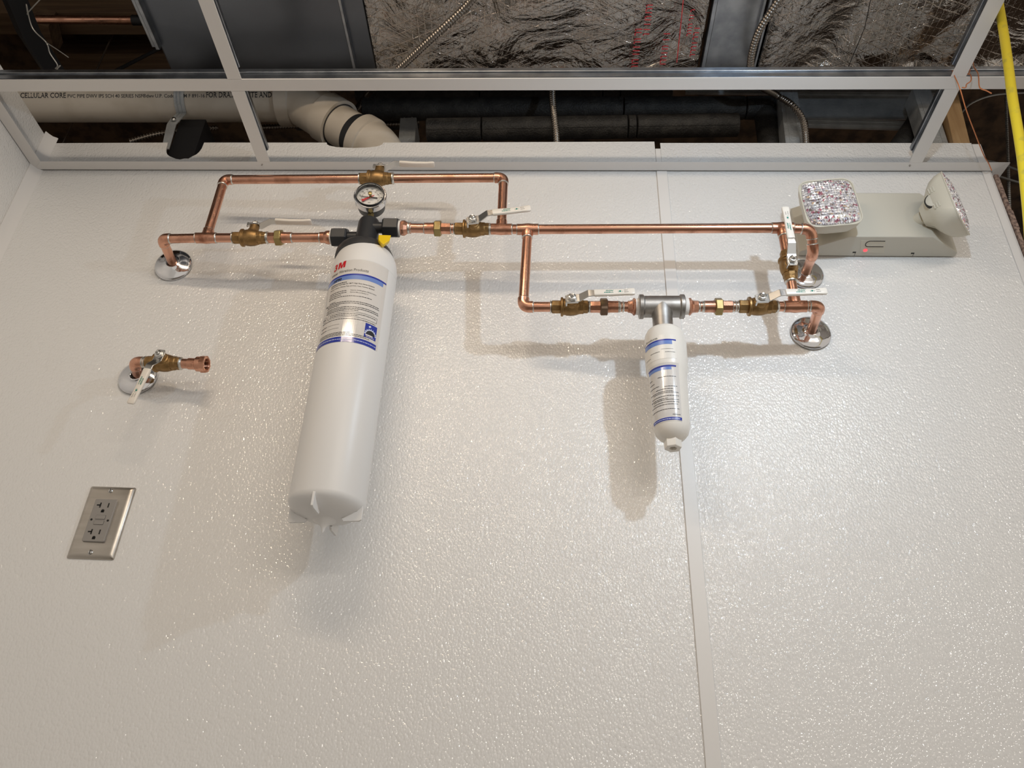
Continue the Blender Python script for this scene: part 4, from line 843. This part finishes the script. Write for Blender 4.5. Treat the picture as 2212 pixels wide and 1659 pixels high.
T = thing('sheet_metal_duct', 'dull sheet metal duct left of the foil-wrapped duct', 'duct', ((xs0+xs1)/2, -500, ZD))
build('duct_body', MB().box((xs0, -1600, ZD+10), (xs1, -70, ZD+260)), SHEET, T, bevel=3)
for px in (762,): q = atz(px, 120, ZD+8); build('standing_seam', MB().box((q.x-3, -1600, ZD-2), (q.x+3, -72, ZD+11)), GALV, T, bevel=1)
build('edge_flange', MB().box((xs0-14, -1600, ZD+4), (xs0-6, -130, ZD+14)).box((xs0-4, -1600, ZD-4), (xs0+4, -130, ZD+12)), GALV, T, bevel=1)
T = thing('duct_band', 'plain galvanized channel between the two foil-wrapped ducts', 'channel', ((xb+xc)/2, -500, ZD))
build('channel_web', MB().box((xb+14, -1600, ZD+6), (xc-14, -62, ZD+12)), GALV, T); build('channel_lip', MB().box((xb+6, -1600, ZD-4), (xb+14, -62, ZD+14)), GALV, T, bevel=1); build('channel_lip', MB().box((xc-22, -1600, ZD-2), (xc-16, -62, ZD+14)).box((xc-12, -1600, ZD-6), (xc-7, -62, ZD+14)), GALV, T, bevel=1)
T = thing('insulated_duct', 'crumpled foil-wrapped duct at right above the yellow cord', 'duct', ((xc+xd)/2, -500, ZD))
build('core', MB().box((xc+4, -1600, ZD+50), (xd, -62, ZD+280)), SHEET, T); grid_plate('foil_wrap', xc, xd, -1600, -60, ZD+2, 13, 120, 200, FOIL, T, 9)
build('foil_wrap', MB().box((xc, -62, ZD+4), (xd, -57, ZD+270)), FOIL, T)
pp = MB(); s1 = [atz(1885, -20, ZD-14), atz(1868, 60, ZD-14), atz(1832, 146, ZD-14)]; pp.tube(s1, .8, 5); build('stitched_seam', pp, SLOT, T)
# --- wood, copper and rods up at left
def bar(name, a, b, w_, h, m, label, cat, grp=None):
    e, u, v_ = frame(Vector(b)-Vector(a)); return mesh_thing(name, MB().obox((Vector(a)+Vector(b))/2, e, u, v_, (Vector(b)-Vector(a)).length/2, h/2, w_/2), m, label, cat, grp, bevel=1)
zj = 1900
bar('wood_joist', atz(-60, 12, zj), atz(420, 12, zj), 60, 150, JOIST, 'wooden joist at the top left corner above the copper pipe', 'joist', 'wooden joists under the roof deck')
bar('wood_joist', atz(90, 122, zj), atz(420, 122, zj), 60, 60, JOIST, 'wooden joist low between the wall and sheet metal duct', 'joist', 'wooden joists under the roof deck')
bar('wood_joist', atz(110, 104, zj-110), atz(94, 36, zj-110), 40, 60, JOIST, 'short upright wooden block at left of the copper pipe', 'joist', 'wooden joists under the roof deck')
a, b = atz(80, 42, 1640), atz(330, 44, 1640)
T = thing('ceiling_pipe', 'thin copper pipe high above the ceiling at top left', 'pipe', a); build('pipe', MB().lathe(a, b-a, [(0, 9), ((b-a).length, 9)], 20), COP, T); build('coupling', MB().lathe(b-unit(a, b)*45, b-a, [(0, 11), (45, 11)], 20), DKMET, T)
mesh_thing('steel_beam', MB().tube([atz(20, -30, 1500), atz(62, 70, 1500), atz(128, 172, 1500)], 26, 4), DKMET, 'dark slanting steel beam at the top left corner', 'beam')
q = at(132, 318, -150); mesh_thing('threaded_rod', MB().lathe(Vector((q.x, q.y, q.z-30)), (0, 0, 1), [(0, 2.2), (1980-q.z+30, 2.2)], 8), STEEL, 'thin upright steel rod passing behind the cream drain pipe', 'rod')
a, b = atz(330, 112, 1700), atz(240, 158, 1600); mesh_thing('threaded_rod', MB().tube([b+(b-a)*.4, a+(a-b)*2.6], 4, 8), DKMET, 'dark steel rod slanting up to the sheet metal duct', 'rod')
hw = [atz(95, -10, 1330), atz(62, 25, 1320), atz(60, 30, 1318), atz(57, 10, 1318), atz(70, 60, 1300), atz(100, 92, 1280), atz(108, 115, 1270), atz(124, 140, 1260), atz(120, 148, 1255), atz(130, 142, 1252), atz(123, 152, 1250), atz(134, 170, 1240)]
mesh_thing('hanger_wire', MB().tube(spline(hw, 8), 1.1, 6), WIRE, 'twisted steel hanger wire tied to the main tee at left', 'wire')
mesh_thing('hanger_wire', MB().tube(spline([atz(100, 92, 1275), atz(125, 108, 1280), atz(148, 124, 1284)], 6), .8, 6), WIRE, 'loose end of steel wire beside the tied hanger wire', 'wire')
# --- steel framing at right
def stud(label, px0, py0, px1, py1, d, w_, dep, name='metal_stud'):
    a, b = at(px0, py0, d), at(px1, py1, d); b.x = a.x*.0+b.x; e = unit(a, b); s_ = Vector((1, 0, 0)) if abs(e.x) < .7 else Vector((0, 0, 1)); L = (b-a).length
    s_ = (s_-e*s_.dot(e)).normalized(); n = e.cross(s_); n = n if n.y < 0 else -n
    m = MB().obox((a+b)/2, e, s_, n, L/2, w_/2, .8); m.obox((a+b)/2+s_*(w_/2)-n*dep/2, e, s_, n, L/2, .8, dep/2); m.obox((a+b)/2-s_*(w_/2)-n*dep/2, e, s_, n, L/2, .8, dep/2)
    T = thing(name, label, 'metal framing', b if b.z < a.z else a, 'galvanized wall framing'); build('channel', m, STUD, T, smooth=0)
    for k in (-.25, .25): build('rib', MB().obox((a+b)/2+s_*w_*k+n*1.2, e, s_, n, L/2, 1.4, .8), STUD, T, smooth=0)
    return T
stud('upright galvanized stud beside the bend of the middle foam pipe', 1700, 170, 1722, 345, -64, 36, 60)
stud('upright galvanized stud just left of the lumber stud', 1990, 190, 2040, 345, -24, 34, 44)
stud('small galvanized stud behind the lowest foam pipe start', 882, 255, 876, 340, -100, 34, 60)
stud('level galvanized track right under the main tee', 1480, 193, 2040, 198, -118, 22, 5, 'metal_track')
stud('level galvanized track crossing behind the right cross tee', 1745, 264, 1962, 270, -100, 24, 5, 'metal_track')
hp = MB(); a, b, c_, d_ = at(1690, 196, -122), at(2010, 196, -122), at(2010, 258, -122), at(1690, 258, -122); hp.add([a, b, c_, d_]+[p+Vector((0, 1.5, 0)) for p in (a, b, c_, d_)], [(0, 3, 2, 1), (4, 5, 6, 7), (0, 1, 5, 4), (1, 2, 6, 5), (2, 3, 7, 6), (3, 0, 4, 7)])
mesh_thing('header_plate', hp, STUD, 'grey galvanized header plate between the two level tracks', 'metal framing', smooth=0)
a, b = at(2042, 190, -22), at(2078, 345, -22)
mesh_thing('lumber_stud', MB().obox((a+b)/2+Vector((0, 30, 0)), unit(a, b), (1, 0, 0), (0, 1, 0), (a-b).length/2, 16, 42), WOOD, 'pale lumber stud standing at the free end of the wall', 'stud', bevel=1)
# --- cord, wires, chain at right
yc = [atz(2128, -60, 1000), atz(2158, 10, 990), atz(2170, 70, 985), atz(2182, 140, 980), atz(2192, 220, 975), atz(2206, 300, 960), atz(2219, 420, 930), atz(2240, 560, 880), atz(2262, 800, 780)]
yc = [at(2150, -40, 310), at(2158, 10, 310), at(2168, 70, 310), at(2178, 140, 310), at(2187, 210, 310), at(2202, 300, 310), at(2213, 380, 310), at(2226, 520, 310), at(2242, 800, 310)]
mesh_thing('extension_cord', MB().tube(spline(yc, 14), 6.9, 16), YCORD, 'yellow cord hanging down at the right edge', 'cord')
ow = [at(2058, 152, 195), at(2060, 160, 214), at(2073, 190, 214), at(2088, 240, 190), at(2107, 290, 140), at(2125, 335, 80), at(2135, 352, 40), at(2142, 368, 22)]
wire = MB().tube(spline(ow, 10), 1.0, 6); wire.tube(spline([at(2058, 160, 214), at(2092, 160, 214), at(2098, 168, 216), at(2096, 176, 216), at(2088, 182, 216), at(2086, 189, 216), at(2078, 189, 216)], 8), 1.0, 6)
wire.tube(spline([at(2093, 160, 214), at(2095, 150, 214), at(2092, 148, 205)], 6), 1.0, 6)
mesh_thing('tie_wire', wire, ORW, 'thin copper wire knotted round the right tee crossing', 'wire')
mesh_thing('tie_wire', MB().tube(spline([at(2102, 134, 205), at(2104, 145, 212), at(2113, 160, 215), at(2115, 185, 215), at(2120, 192, 215), at(2131, 196, 216), at(2142, 202, 216)], 8), 1.0, 6), ORW, 'short loose copper wire hanging right of the tee crossing', 'wire')
for lb_, pts in (('pale cable sagging across the dark void at right', [(2075, 245), (2100, 222), (2150, 205), (2230, 200)]), ('grey cable above the mitred corner angle', [(2120, 345), (2165, 355), (2230, 380)]), ('lower grey cable beside the mitred corner angle', [(2150, 378), (2180, 388), (2230, 402)])):
    mesh_thing('loose_cable', MB().tube(spline([at(x, y, -250) for x, y in pts], 8), 2.6, 8), WIRE, lb_, 'cable')
ch = MB(); a, b = at(2168, 190, -260), at(2186, 470, -260); n = 70
a, b = at(2172, 190, -260), at(2182, 480, -260)
for i in range(n): p = a.lerp(b, i/n); ch.lathe(p-Vector((0, 0, 3.2)), (0, 0, 1), [(0, .8), (1.2, 2.9), (3.2, 3.6), (5.2, 2.9), (6.4, .8)], 8)
mesh_thing('bead_chain', ch, WIRE, 'thin bead chain hanging in the dark beyond the wall end', 'chain')
